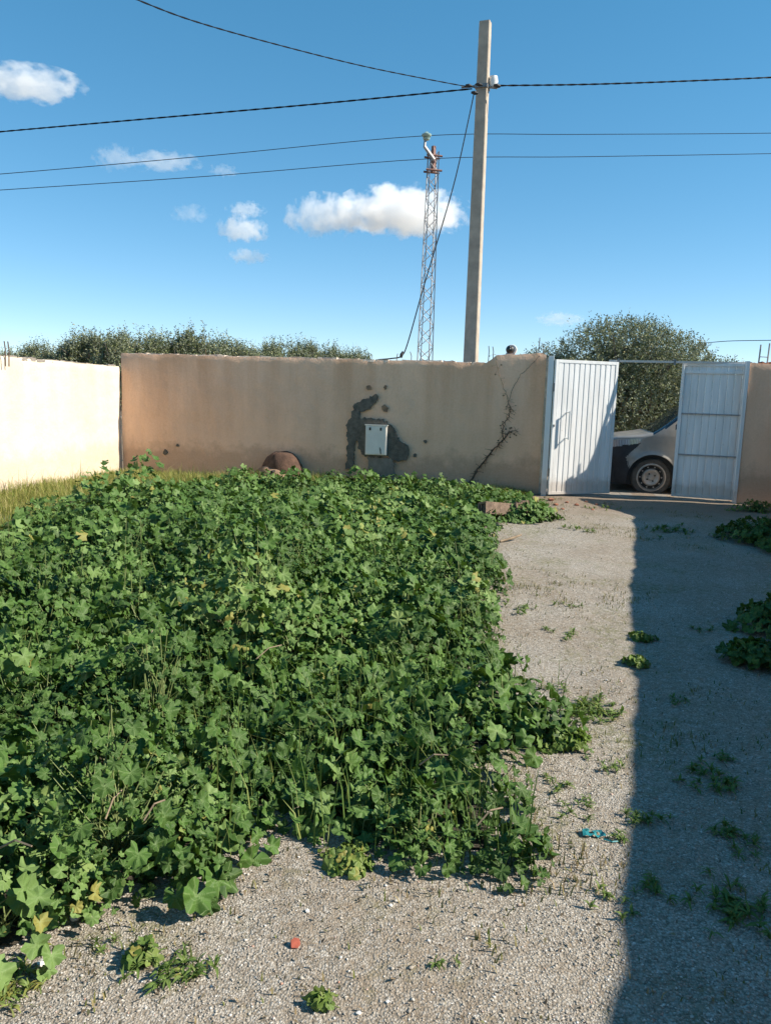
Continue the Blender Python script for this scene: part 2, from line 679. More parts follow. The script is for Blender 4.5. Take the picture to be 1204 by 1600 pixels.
# ------------------------------------------------------------------ walls
def wall_thing(name, label, p0, ang, length, ztop, thick, mat, seed, back=1):
    """plastered block wall with an uneven top; local x along the wall, front at y = 0, body towards +y*back"""
    t = thing(name, label, 'wall', (p0[0], p0[1], 0), ang)
    n = max(2, int(length / 0.04))
    ss = np.linspace(0, length, n)
    rows = np.linspace(0, 1, 40)
    zt = np.array([ztop(s_) for s_ in ss]) + (fbm(ss * 6, ss * 0, seed, 4) - .47) * .035
    X, Rr = np.meshgrid(ss, rows)
    Z = -0.08 + Rr * (zt[None, :] + 0.08)
    Yf = (fbm(X * 1.3, Z * 1.3, seed + 3) - .47) * .05 + (fbm(X * 9, Z * 9, seed + 5) - .47) * .008
    # round the front edge of the top
    Yf = Yf + np.clip(Rr - 0.985, 0, 1) / 0.015 * 0.012
    Vf = np.stack([X.ravel(), Yf.ravel() * back, Z.ravel()], 1)
    Vb = np.stack([X.ravel(), (thick + 0 * Yf.ravel()) * back, Z.ravel()], 1)
    R_, C_ = X.shape
    id0 = np.arange(R_ * C_).reshape(R_, C_)
    id1 = id0 + R_ * C_

    def quads(a):
        return np.stack([a[:-1, :-1].ravel(), a[:-1, 1:].ravel(), a[1:, 1:].ravel(), a[1:, :-1].ravel()], 1)

    def strip(a, b):
        return np.stack([a[:-1], a[1:], b[1:], b[:-1]], 1)
    Fs = np.concatenate([quads(id0), quads(id1)[:, ::-1], strip(id0[-1], id1[-1]), strip(id0[:, 0], id1[:, 0])[:, ::-1],
                         strip(id0[:, -1], id1[:, -1])])
    me = mesh_np('plaster', np.concatenate([Vf, Vb]), Fs)
    bm = bmesh.new()
    bm.from_mesh(me)
    bmesh.ops.recalc_face_normals(bm, faces=bm.faces)
    bm.to_mesh(me)
    bm.free()
    for p in me.polygons:
        p.use_smooth = True
    me.set_sharp_from_angle(angle=radians(45))
    link('plaster', me, mat, t)
    return t, zt, ss


def far_top(s):
    if s < 6.02:
        return 1.985 - 0.006 * s
    if s < 6.16:
        return 1.95 + (s - 6.02) / .14 * .12
    return 2.075 + (s - 6.16) * .05 - (max(0, s - 6.80) / .12) ** 2 * .05


far_wall, _, _ = wall_thing('boundary_wall', 'long shaded plastered wall tinted ochre, with a meter box, left of the white gate',
                            WA, WANG, 6.90, far_top, 0.2, 'wall', 3)
PB0 = WA + WD * 9.74
gate_wall, _, _ = wall_thing('boundary_wall', 'short ochre wall on the hinge side of the plain gate leaf', PB0, WANG, 1.15,
                             lambda s: 2.02, 0.2, 'wall', 17)
LD = np.array([WD[1] * -1, WD[0], 0])          # perpendicular to the far wall, pointing away
LANG = atan2(LD[1], LD[0])
LC = WA + WD * (-0.02) - WN * 0.02
L0 = LC - LD * 13.0
left_wall, _, _ = wall_thing('boundary_wall', 'sunlit plastered wall tinted cream, meeting the ochre wall at the corner', L0, LANG, 12.97,
                             lambda s: 1.765 + .045 * (12.97 - s) / 4, 0.2, 'wall_left', 29, back=1)
# wall on the shady side, just out of the picture: its shadow lies over the path
RDIR = np.array([0.305, 0.952, 0])
R1 = np.array([6.13, 10.82, 0])
R0 = R1 - RDIR * 15.0


def right_top(s):  # unseen top raised at both ends to shape its shadow on the path
    q = min(1, max(0, (s - 13.3) / 1.7))
    return 1.90 + .035 * min(1, max(0, (6.0 - s) / .6)) + .62 * q * q * (3 - 2 * q) + (float(fbm(s * 2.3, 1.0, 77, 3)) - .44) * .06


right_wall, _, _ = wall_thing('boundary_wall', 'ochre plastered wall along the shaded side of the path', R0,
                              atan2(RDIR[1], RDIR[0]), 15.0, right_top, 0.2, 'wall', 41, back=-1)


# unseen block added behind the viewer to cut sky light on the shaded gravel
added_house = thing('added_house', 'unseen flat-roofed block added to cut sky light behind the viewer', 'added_house', (0, 0, 0))
b = MB()
b.box((-.2, -8.5, -.09), (7.2, -1.9, 3.4))
b.build('wall', 'wall', added_house)
b = MB()
b.box((-.45, -8.7, 3.402), (7.4, -1.65, 3.6))
b.build('roof', 'concrete', added_house)
b = MB()
b.box((.9, -1.899, 0.02), (1.85, -1.84, 2.15))
hd_ = b.build('door', 'greypaint', added_house)
b = MB()
b.box((1.72, -1.838, 1.0), (1.78, -1.79, 1.12))
b.build('handle', 'galv', hd_)
for wx in (3.0, 5.2):
    b = MB()
    b.box((wx, -1.899, 1.0), (wx + 1.2, -1.85, 2.1))
    wd_ = b.build('window', 'glass', added_house)
    b = MB()
    b.box((wx - .1, -1.899, .93), (wx + 1.3, -1.78, .998))
    b.build('sill', 'concrete', wd_)


# rough mortar coping, one lump after the other
def coping(wall, s0, s1, zf, y0, y1, mat='mortar', step=0.27):
    s = s0
    while s < s1:
        L = min(random.uniform(.6, 1.2) * step, s1 - s)
        if L < 0.05:
            break
        b = MB()
        h = random.uniform(.006, .028)
        ya, yb = y0 + random.uniform(-.012, .012), y1 + random.uniform(-.01, .01)
        n = 5
        pts, top = [], []
        for i in range(n):
            xx = s + L * i / (n - 1)
            z = zf(xx)
            hh = h * random.uniform(.5, 1.3)
            pts += [(xx, ya + random.uniform(-.008, .008), z - .03), (xx, ya + .01, z + hh), (xx, yb, z + hh * .9), (xx, yb + .01, z - .03)]
        fs = []
        for i in range(n - 1):
            for k in range(4):
                k2 = (k + 1) % 4
                fs.append((i * 4 + k, i * 4 + k2, i * 4 + 4 + k2, i * 4 + 4 + k))
        fs += [(0, 1, 2, 3), (4 * n - 1, 4 * n - 2, 4 * n - 3, 4 * n - 4)]
        b.add(pts, fs)
        b.build('coping_lump', mat, wall, smooth=False)
        s += L + random.uniform(0.0, .03)


coping(far_wall, 0.03, 6.0, far_top, 0.02, .19)
coping(left_wall, 8.3, 12.9, lambda s: 1.765 + .045 * (12.97 - s) / 4, 0.015, .19, 'cement_pale')
coping(gate_wall, 0.02, 1.1, lambda s: 2.02, 0.02, .19, 'brick', .2)

# ---- mortar patches, meter box, on the far wall (children of the wall: they are part of it)


def wall_plate(pix, name, mat, y0, y1, parent=far_wall, rough=0.018):
    pts = [onwall(*p) for p in pix]
    out = []
    for i in range(len(pts)):
        a, b = pts[i], pts[(i + 1) % len(pts)]
        L = hypot(b[0] - a[0], b[1] - a[1])
        k = max(1, int(L / .03))
        for j in range(k):
            q = j / k
            out.append((a[0] + (b[0] - a[0]) * q + random.uniform(-rough, rough),
                        a[1] + (b[1] - a[1]) * q + random.uniform(-rough, rough)))
    b = MB()
    b.prism(out, y0, y1)
    return b.build(name, mat, parent)


wall_plate([(541, 733), (543, 690), (542, 660), (550, 650), (553, 632), (565, 625), (588, 617), (591, 624), (578, 638),
            (563, 644), (561, 668), (556, 690), (553, 712), (553, 733)], 'mortar_patch', 'cement', -0.036, 0.05)
wall_plate([(560, 660), (570, 653), (598, 656), (615, 668), (624, 688), (637, 696), (640, 706), (634, 718), (618, 720),
            (608, 714), (572, 713), (561, 702), (557, 680)], 'mortar_patch', 'cement', -0.040, 0.05)
wall_plate([(575, 713), (615, 716), (616, 745), (576, 745)], 'mortar_patch', 'cement_pale', -0.034, 0.05)
for (cx, cy_, rr) in ((576, 606, 4), (602, 605, 3), (601, 638, 5), (259, 707, 3.5), (278, 696, 2), (664, 690, 2.5), (648, 712, 3)):
    wall_plate([(cx + rr * cos(a) * random.uniform(.7, 1.2), cy_ + rr * 1.3 * sin(a) * random.uniform(.7, 1.2))
                for a in np.linspace(0, 5.6, 7)], 'plaster_chip', 'clay_pale' if cy_ < 650 else 'cement', -0.022, 0.03, rough=.006)

# meter box
ma = onwall(573, 664)
mb_ = onwall(605, 711)
mw, mh = mb_[0] - ma[0], ma[1] - mb_[1]
mbx = thing('meter_box', 'pale grey electricity meter box set in dark cement', 'meter box', wpt(ma[0], mb_[1], .028), WANG)
b = MB()
b.box((0, -.06, 0), (mw, .03, mh))
b.build('housing', 'meter', mbx, bevel=.006)
b = MB()
b.box((.014, -.072, .014), (mw - .014, -.0605, mh - .014))
door = b.build('door', 'meter', mbx, bevel=.003)
for hx in (.075, .245):
    b = MB()
    b.box((hx - .013, -.084, mh - .075), (hx + .013, -.0725, mh - .030))
    b.build('latch', 'black', door)
b = MB()
b.prism([(.245, .02), (.262, .02), (.258, .09), (.235, .13), (.228, .11)], -.0755, -.0725)
b.build('stain', 'cement_pale', door)
b = MB()
b.box((-.012, -.075, mh), (mw + .012, .02, mh + .012))
b.build('rain_lip', 'meter', mbx)

# earthen mound against the wall
ds, dz = onwall(440, 735)
mound = thing('earth_mound', 'low brown clay mound leaning against the ochre wall', 'mound', wpt(ds, 0, 0.02), WANG)


def lumpy(name, rx, ry, rz, seed, mat, parent, zcut=0.0, amp=.18, half=True, loc=None):
    bm = bmesh.new()
    bmesh.ops.create_icosphere(bm, subdivisions=4, radius=1)
    for v in bm.verts:
        d = v.co
        k = 1 + amp * 2 * (float(fbm(d.x * 2 + 5, d.y * 2 + d.z * 2.3, seed, 4)) - .47)
        v.co = Vector((d.x * rx * k, d.y * ry * k, max(zcut, d.z) * rz * k))
    me = bpy.data.meshes.new(name)
    bm.to_mesh(me)
    bm.free()
    for p in me.polygons:
        p.use_smooth = True
    return link(name, me, mat, parent, loc)


lumpy('mound_top', .37, .30, .47, 3, 'clay', mound, -.1, .14, loc=(.03, -.02, .03))
lumpy('mound_foot', .35, .42, .29, 9, 'clay_pale', mound, -.1, .20, loc=(-.06, -.06, -.01))
b = MB()
b.lathe([(-.36, 0.02), (-.33, .022), (-.2, .02)], 8, 'Y', (.0, -.11, .19))
b.build('hole', 'rimdark', mound)

# dead thorny climber
vine = thing('dead_climber', 'dead thorny climber stem clinging to the wall beside the gate', 'plant', wpt(6.0, 0, .0), WANG)
S0 = 6.0


def vpath(pix, off=-.035):
    o = []
    for i, p in enumerate(pix):
        s_, z_ = onwall(*p)
        o.append((s_ - S0, off + random.uniform(-.012, .006), max(z_, 0)))
    return o


def wiggle(pts, n=5, a=.012):
    out = []
    for i in range(len(pts) - 1):
        p, q = Vector(pts[i]), Vector(pts[i + 1])
        for j in range(n):
            w = p.lerp(q, j / n)
            if i or j:
                w += Vector([random.uniform(-a, a) for _ in range(3)])
            out.append(w)
    out.append(Vector(pts[-1]))
    return out


stems = [([(728, 765), (741, 740), (753, 724), (774, 699), (787, 686), (795, 674)], .016, .006, 'drybranch'),
         ([(786, 686), (785.6, 662), (795, 652), (798, 637)], .008, .004, 'drybranch'),
         ([(797, 640), (793.5, 626), (789, 613), (780, 587), (775, 566), (774, 554)], .006, .003, 'drystem'),
         ([(795, 674), (809, 674)], .006, .002, 'drybranch')]
for pix, r0, r1, mt in stems:
    P_ = wiggle(vpath(pix))
    b = MB()
    b.tube(P_, [r0 + (r1 - r0) * i / (len(P_) - 1) for i in range(len(P_))], 5)
    st = b.build('stem', mt, vine)
    b = MB()
    for p in P_[1:]:
        for _ in range(random.choice((1, 2, 3)) if mt == 'drybranch' else random.choice((0, 0, 1, 2))):
            a = random.uniform(0, 2 * pi)
            L = random.uniform(.03, .11)
            q = p + Vector((cos(a) * L, -random.uniform(0, .05), sin(a) * L))
            mid = p.lerp(q, .5) + Vector((random.uniform(-.01, .01), 0, random.uniform(-.01, .01)))
            b.tube([p, mid, q], [r1 * .9, r1 * .6, .001], 4)
            if random.random() < .35:      # shrivelled leaf or seed head
                c = q
                rr = random.uniform(.008, .02)
                b.add([c + Vector((rr, 0, 0)), c + Vector((0, -rr, rr * .6)), c + Vector((-rr, 0, 0)), c + Vector((0, rr * .5, -rr)), c + Vector((0, -rr, -rr * .3))],
                      [(0, 1, 2), (0, 2, 3), (0, 4, 3), (2, 4, 1)])
    tag(b.build('thorn_twigs', mt, st), kind='stuff')
# hair crack in the plaster
pc = wiggle([(onwall(*p)[0], -.022, onwall(*p)[1]) for p in ((790, 640), (800, 608), (813, 585), (828, 572), (843, 556))], 6, .008)
b = MB()
b.tube(pc, .0035, 4)
b.build('crack', 'cement', far_wall)

# rebar stubs and the helmet-like object on the wall top
for i, (x, yt, yb) in enumerate(((763, 540, 556), (770, 541, 556), (842, 527, 553), (849, 536, 552), (837, 541, 553), (641, 549, 563), (618, 552, 563), (318, 545, 556))):
    s_, z1 = onwall(x, yt)
    _, z0 = onwall(x, yb)
    b = MB()
    b.tube([(0, 0, -.1), (.004, .003, (z1 - z0) * .5), (random.uniform(-.02, .02), 0, z1 - z0)], .006, 5)
    r_ = b.build('rebar_stub', 'rust', loc=wpt(s_, z0, -.08), rotz=WANG)
    tag(r_, 'thin rusty rebar stub sticking up from the ochre wall top', 'rebar', 'rebar stubs along the ochre wall top')
for dx in (0.0, .07):
    b = MB()
    b.tube([(0, 0, -.12), (.01, 0, .1), (.0, 0, .2)], .008, 5)
    q = L0 + LD * (10.05 + dx)
    tag(b.build('rebar_stub', 'rust', loc=(q[0] + .06, q[1], 1.79)), 'thin rusty rebar stub on top of the cream wall', 'rebar',
        'rebar stubs on the cream wall')
s_, z_ = onwall(796, 551)
lamp = thing('bulkhead_lamp', 'rounded black and white lamp housing on the raised wall end', 'lamp', wpt(s_, z_ - .005, -.10), WANG)
b = MB()
b.lathe([(-.075, .0), (-.07, .03), (-.045, .055), (0, .066), (.012, .066), (.012, .058)], 20, 'Y', (0, 0, .055))
b.build('dark_dome', 'black', lamp, smooth=True)
b = MB()
b.lathe([(0.013, .07), (.04, .078), (.09, .07), (.12, .04), (.13, 0)], 20, 'Y', (.025, 0, .055))
b.build('white_housing', 'ceramic', lamp, smooth=True)
b = MB()
b.tube([(-.0, -.077, .06), (0, -.055, .098), (0, -.01, .123)], .006, 5)
b.build('guard_bar', 'galv', lamp)
b = MB()
b.box((-.06, -.03, -.02), (.07, .09, .006))
b.build('base_plate', 'galv', lamp)

# ------------------------------------------------------------------ gate
GZ = 0.012
jam = thing('gate_jamb', 'white steel gate jamb fixed to the end of the ochre wall', 'gate post', wpt(6.93, 0, 0), WANG)
b = MB()
b.box((.0, -.25, 0), (.08, .10, 2.06))
b.build('post', 'white', jam, bevel=.004)
b = MB()
b.box((-.03, -.02, 0.0), (-.001, .04, 2.03))
b.build('mortar_joint', 'mortar', jam, jitter=.004)


def leaf_gate(name, label, p0, p1, ztop, ribs, rails, lit):
    p0, p1 = np.array(p0), np.array(p1)
    L = float(np.linalg.norm(p1 - p0))
    t = thing(name, label, 'gate', (p0[0], p0[1], GZ), atan2(p1[1] - p0[1], p1[0] - p0[0]))
    fr = .045
    for (a, b_) in (((0, 0, .02), (fr, .04, ztop)), ((L - fr, 0, .02), (L, .04, ztop)),
                    ((fr, 0, .02), (L - fr, .04, .06)), ((fr, 0, ztop - fr), (L - fr, .04, ztop))):
        q = MB()
        q.box(a, b_)
        q.build('frame_bar', 'white', t, bevel=.003)
    w = (L - 2 * fr) / ribs
    for i in range(ribs):
        x0 = fr + i * w
        q = MB()
        d = .009 if lit else .004
        yb = .006 if lit else .022
        # each strip: a flat proud face with a folded groove at its side
        prof = [(x0 + .001, yb + d), (x0 + .012, yb), (x0 + w - .016, yb), (x0 + w - .004, yb + d), (x0 + w - .001, yb + d)]
        n = len(prof)
        vs = [(x, y, .06) for x, y in prof] + [(x, y, ztop - fr) for x, y in prof] + \
             [(x, y + .004, .06) for x, y in prof] + [(x, y + .004, ztop - fr) for x, y in prof]
        fs = [(k, k + 1, k + 1 + n, k + n) for k in range(n - 1)]
        fs += [(2 * n + k + 1, 2 * n + k, 3 * n + k, 3 * n + k + 1) for k in range(n - 1)]
        fs += [(0, n, 3 * n, 2 * n), (n - 1, 3 * n - 1, 4 * n - 1, 2 * n - 1)]
        q.add(vs, fs)
        q.build('sheet_strip', 'white', t)
    for z in rails:
        q = MB()
        q.box((fr, -.004, z - .009), (L - fr, .0215, z + .009))
        q.build('rail', 'galv', t, bevel=.002)  # grey on a white leaf: paints the thin shadow gaps at the rails
    return t, L


gl, GL = leaf_gate('gate_leaf', 'sunlit white ribbed steel gate leaf with a pull handle', (2.415, 11.36), (3.43, 11.73), 2.0, 11, [], True)
# pull handle
hd = MB()
hd.tube([(.235, .007, 1.24), (.235, -.075, 1.24)], .009, 6)
hd.tube([(.235, .007, .86), (.235, -.075, .86)], .009, 6)
hd.tube([(.235, -.075, .84), (.235, -.075, 1.26)], .013, 8)
hd.build('handle', 'white', gl)
b = MB()
b.box((.012, -.012, 1.03), (.034, 0, 1.06))
b.build('lock', 'greypaint', gl)
for z in (.35, 1.6):
    b = MB()
    b.tube([(-.006, .02, z - .06), (-.006, .02, z + .06)], .012, 8)
    b.build('hinge', 'greypaint', gl)
gr, GRL = leaf_gate('gate_leaf', 'shaded plain white steel gate leaf with two cross rails', (4.33, 11.60), (5.235, 11.245), 2.01, 9, [.66, 1.27], False)
b = MB()
b.box((.0455, -.006, 1.86), (GRL - .0455, .0215, 1.90))
b.build('rail', 'white', gr, bevel=.002)
b = MB()
b.tube([(.03, -.022, 1.50), (.03, -.022, 1.99)], .009, 6)
b.tube([(.03, -.022, 1.55), (.075, -.03, 1.53)], .007, 6)
b.build('drop_bolt', 'white', gr)
b = MB()
b.box((.016, -.03, 1.60), (.044, -.001, 1.625))
b.box((.016, -.03, 1.80), (.044, -.001, 1.825))
b.build('bolt_guide', 'white', gr)
for z in (.3, 1.7):
    b = MB()
    b.tube([(GRL + .008, .0, z - .06), (GRL + .008, .0, z + .06)], .012, 8)
    b.build('hinge', 'greypaint', gr)
gp = thing('gate_post', 'slim white steel post between plain leaf and short wall', 'gate post', wpt(9.70, 0, 0), WANG)
b = MB()
b.box((-.012, -.02, 0), (.032, .05, 2.05))
b.build('post', 'white', gp)
la_, lb_ = Vector((3.30, 11.80, 2.015)), Vector((5.22, 11.30, 2.045))
lint = thing('gate_lintel', 'thin pale steel bar spanning the top of the gate opening', 'lintel', la_, atan2((lb_ - la_).y, (lb_ - la_).x))
LL = (lb_ - la_).length
b = MB()
b.box((0, 0, 0), (LL, .035, .032))
b.build('bar', 'white', lint)
for xx in (.12, .92):
    b = MB()
    b.box((xx, -.012, -.03), (xx + .03, 0, .055))
    b.build('catch', 'greypaint', lint)
thr = thing('threshold', 'worn concrete threshold strip under the gate opening', 'threshold', wpt(6.95, 0, 0), WANG)
b = MB()
nseg = 16
for k in range(nseg):
    x0, x1 = 2.74 * k / nseg, 2.74 * (k + 1) / nseg
    b.box((x0, -.02, -.05), (x1, .62, .012 + random.uniform(-.004, .004)))
b.build('slab', 'cement_pale', thr)
# rebar ladder and wire above the short wall
reb = thing('steel_ladder', 'pair of thin steel bars with a rung above the short wall', 'rebar', wpt(9.87, 1.98, -.1), WANG)
for x, h in ((0, .31), (.115, .33)):
    b = MB()
    b.tube([(x, 0, -.05), (x + .01, 0, h)], .011, 6)
    b.build('bar', 'galv', reb)
b = MB()
b.tube([(0, -.012, .14), (.12, -.012, .135)], .006, 5)
b.build('rung', 'galv', reb)


# ------------------------------------------------------------------ van behind the gate
def van():
    # local x: from nose (0) to tail, y: 0 = near side, z up
    L, Wd = 3.86, 1.68
    wc = [(.76, .305), (3.25, .305)]
    RA = .365
    top_pts = [(0.0, .64), (.03, .80), (.10, .895), (.22, .935), (.42, .962), (.60, .985), (.74, 1.02), (.86, 1.10), (1.0, 1.215), (1.17, 1.36), (1.4, 1.54),
               (1.60, 1.65), (1.85, 1.71), (2.4, 1.735), (3.2, 1.735), (3.62, 1.70), (3.76, 1.60), (3.83, 1.2), (3.86, .8)]

    def top(x):
        for (a, za), (c, zc) in zip(top_pts, top_pts[1:]):
            if x <= c:
                q = (x - a) / (c - a)
                return za + (zc - za) * q
        return top_pts[-1][1]

    def low(x):
        z = .19 + .03 * max(0, (.25 - x)) / .25
        for cx, cz in wc:
            d = abs(x - cx)
            if d < RA:
                z = max(z, cz + math.sqrt(RA * RA - d * d))
        return z

    def halfw(x, z):
        w = Wd / 2
        # plan rounding of the nose and tail
        if x < .75:
            w -= .34 * ((.75 - x) / .75) ** 2.6
        if x > 3.5:
            w -= .10 * ((x - 3.5) / .36) ** 2
        if z > .95:
            w -= .20 * ((z - .95) / .8) ** 1.35
        if z < .5:
            w -= .035 * ((.5 - z) / .3) ** 2
        w += .012 * math.exp(-((z - .62) / .07) ** 2)
        for cx, cz in wc:                      # arch flares
            d = hypot(x - cx, z - cz)
            w += .022 * math.exp(-((d - RA) / .035) ** 2)
        return w
    xs = sorted(set(list(np.arange(0, 1.9, .016)) + list(np.arange(1.9, L, .05)) + [L]))
    NT = 34
    NR = 10
    grid = []
    for x in xs:
        zl, zt = low(x), top(x)
        row = []
        edge = .10 if x > .9 else .06
        for k in range(NT):
            q = k / (NT - 1)
            z = zl + (zt - edge - zl) * q
            row.append((x, halfw(x, z), z))
        w1 = row[-1][1]
        z1 = row[-1][2]
        for k in range(1, NR + 1):
            a = k / NR * pi / 2
            # rounded shoulder then gently crowned roof
            yy = w1 * (1 - .14 * (1 - cos(a))) if k < NR else 0
            row.append((x, yy if k < NR else 0.0, z1 + edge * sin(a) * (.85 if k < NR else 1.0)))
        grid.append(row)
    NC = NT + NR
    parts = {}

    def region(xm, zm, k, ym):
        if k < NT - 1:
            # side
            zb = .735 + .19 * xm
            if zm < zb and xm < (.36 + .9 * max(0, zm - .62) if zm > .6 else .36 + .4 * max(0, .6 - zm)):
                return 'bumper'
            if zb <= zm < .915 + .07 * xm and xm < .59 - .12 * max(0, .9 - zm) / .1:
                return 'headlight'
            if zm > 1.06 and xm > 1.02:
                zt = top(xm)
                if 1.45 < xm < 2.05 and 1.08 < zm < zt - .17:
                    return 'side_window'
                if 1.05 < xm < 1.38 and 1.07 < zm < zt - .12:
                    return 'side_window'
        else:
            if xm < .10:
                return 'bumper' if zm < .82 else 'body'
            if .74 < xm < 1.62 and k >= NT + 1:
                return 'windscreen'
        return 'body'
    for i in range(len(xs) - 1):
        for k in range(NC - 1):
            xm = (xs[i] + xs[i + 1]) / 2
            zm = sum(grid[a][c][2] for a in (i, i + 1) for c in (k, k + 1)) / 4
            ym = grid[i][k][1]
            for sgn in (-1, 1):
                r_ = region(xm, zm, k, ym)
                key = r_ if r_ in ('body', 'bumper', 'windscreen') else (r_ + ('n' if sgn < 0 else 'f'))
                d = parts.setdefault(key, ({}, [], []))
                ids = []
                for (a, c) in ((i, k), (i + 1, k), (i + 1, k + 1), (i, k + 1)):
                    x, y, z = grid[a][c]
                    kk = (a, c, sgn if c < NC - 1 else 0)
                    if kk not in d[0]:
                        d[0][kk] = len(d[1])
                        d[1].append((x, y * sgn + Wd / 2, z))
                    ids.append(d[0][kk])
                d[2].append(tuple(ids if sgn < 0 else ids[::-1]))
    # nose and tail caps
    for end, xi in (('n', 0), ('t', len(xs) - 1)):
        d = parts['bumper' if end == 'n' else 'body']
        pts = [(x, -y + Wd / 2, z) for x, y, z in grid[xi]] + [(x, y + Wd / 2, z) for x, y, z in grid[xi][::-1][1:]]
        b0 = len(d[1])
        d[1].extend(pts)
        d[2].append(tuple(range(b0, b0 + len(pts))) if end == 't' else tuple(range(b0 + len(pts) - 1, b0 - 1, -1)))
    c0 = atY(1014, 747, 12.12)
    base = Vector((c0[0], 12.03, -.05)) - Vector((cos(WANG), sin(WANG), 0)) * .76
    t = thing('parked_van', 'dusty grey panel van with black bumper parked outside the gate', 'van', base, WANG)
    mats = dict(body='paint', bumper='bumper', windscreen='glass', headlight='lens', side_window='glass')
    for key, (_, vs_, fs_) in parts.items():
        nm = key if key in mats else key[:-1]
        b = MB()
        b.add(vs_, fs_)
        me = bpy.data.meshes.new(nm)
        me.from_pydata(b.v, [], b.f)
        for p in me.polygons:
            p.use_smooth = True
        me.set_sharp_from_angle(angle=radians(50))
        link(nm, me, mats[nm], t)
    # underbody
    b = MB()
    b.box((.12, .16, .17), (3.7, Wd - .16, .5))
    b.build('underbody', 'black', t)
    for cx, cz in wc:
        b = MB()
        b.box((cx - .36, .12, .3), (cx + .36, .14, .66))
        b.build('arch_liner', 'black', t)
    # door mirror
    b = MB()
    b.box((1.33, -.16, 1.06), (1.45, .02, 1.22))
    b.build('mirror', 'bumper', t, bevel=.03)
    # wheels
    for cx, cz in wc:
        for side in (0, 1):
            y = .055 if side == 0 else Wd - .055
            sg = 1 if side == 0 else -1
            w_ = link('wheel', None, None, t)
            w_.location = (cx, y, cz)
            b = MB()
            b.lathe([(sg * .0, .215), (sg * -.012, .235), (sg * -.006, .285), (sg * .02, .305), (sg * .16, .305), (sg * .19, .28), (sg * .19, .2)], 40, cap=False)
            b.build('tyre', 'tyre', w_, smooth=True)
            b = MB()
            b.lathe([(sg * -.010, .224), (sg * -.014, .204), (sg * .02, .196), (sg * .045, .188), (sg * .05, .140), (sg * .012, .132), (sg * .002, .115),
                     (sg * .012, .092), (sg * .016, .05), (sg * .000, .042), (sg * -.004, .0)], 40, cap=False)
            rim = b.build('rim', 'rim', w_, smooth=True)
            b = MB()
            b.lathe([(sg * .044, .187), (sg * .046, .165), (sg * .044, .141)], 40, cap=False)
            b.build('rim_channel', 'rimdark', rim)
            for k in range(10):
                a = 2 * pi * k / 10
                b = MB()
                b.lathe([(sg * .036, .0), (sg * .036, .013), (sg * .044, .013)], 8, 'Y', (cos(a) * .164, 0, sin(a) * .164))
                b.build('rivet', 'rim', rim)
            for k in range(4):
                a = 2 * pi * k / 4 + .5
                b = MB()
                b.lathe([(sg * .006, .0), (sg * .006, .014), (sg * .022, .014)], 6, 'Y', (cos(a) * .064, 0, sin(a) * .064))
                b.build('wheel_bolt', 'rimdark', rim)
    return t


van()


# ------------------------------------------------------------------ pole, mast, wires
PY = 14.6
pb = atY(735, 566, PY)
pt_ = atY(758, 35, PY)
pole = thing('utility_pole', 'tall square concrete utility pole behind the ochre wall', 'utility pole', (0, 0, 0))
ang = radians(-19)
ex, ey = Vector((cos(ang), sin(ang), 0)), Vector((-sin(ang), cos(ang), 0))
p_lo = Vector(pb) - (Vector(pt_) - Vector(pb)) * ((pb[2] + .3) / (pt_[2] - pb[2]))
p_hi = Vector(pt_)
b = MB()
wl, wh = .132, .094
n = 12
rings = []
for i in range(n + 1):
    q = i / n
    c = p_lo.lerp(p_hi, q)
    w = wl + (wh - wl) * q
    ch = .014
    o = []
    for (sx, sy) in ((-1, -1), (1, -1), (1, 1), (-1, 1)):
        if sx * sy > 0:
            o += [(sx * w, sy * (w * .9 - ch)), (sx * (w - ch), sy * w * .9)]
        else:
            o += [(sx * (w - ch), sy * w * .9), (sx * w, sy * (w * .9 - ch))]
    # order around the section
    o = sorted(o, key=lambda p: atan2(p[1], p[0]))
    rings.append([c + ex * p[0] + ey * p[1] for p in o])
k = 8
b.add([v for r_ in rings for v in r_], [(i * k + j, i * k + (j + 1) % k, (i + 1) * k + (j + 1) % k, (i + 1) * k + j) for i in range(n) for j in range(k)]
      + [tuple(range(k)), tuple(n * k + j for j in range(k))])
b.build('shaft', 'concrete', pole)
pc_ = Vector(atY(753, 137, PY))
b = MB()
b.tube([pc_ + ex * -.11 - ey * .10, pc_ + ex * -.34 - ey * .16 + Vector((0, 0, -.02))], .018, 6)
b.tube([pc_ + ex * .1, pc_ + ex * .27 + Vector((0, 0, -.03))], .02, 6)
b.build('bracket', 'greypaint', pole)
b = MB()
b.lathe([(-.10, .0), (-.09, .06), (0, .085), (.08, .07), (.1, .0)], 14, 'Z', tuple(pc_ + ex * .20 + Vector((0, .05, .10))))
b.build('insulator', 'ceramic', pole, smooth=True)
b = MB()
b.box((-.115, -.118, -.03), (.115, .118, .03))
o = b.build('clamp_band', 'greypaint', pole, loc=tuple(pc_), rotz=ang)
for (x, y, r_) in ((748, 132, .03), (732, 134, .035), (741, 145, .035), (776, 134, .04)):
    c = Vector(atY(x, y, PY - .25))
    b = MB()
    b.tube([c + Vector((-.06, 0, .005)), c, c + Vector((.06, 0, -.01))], [r_ * .5, r_, r_ * .5], 7)
    b.build('cable_clamp', 'black', pole)


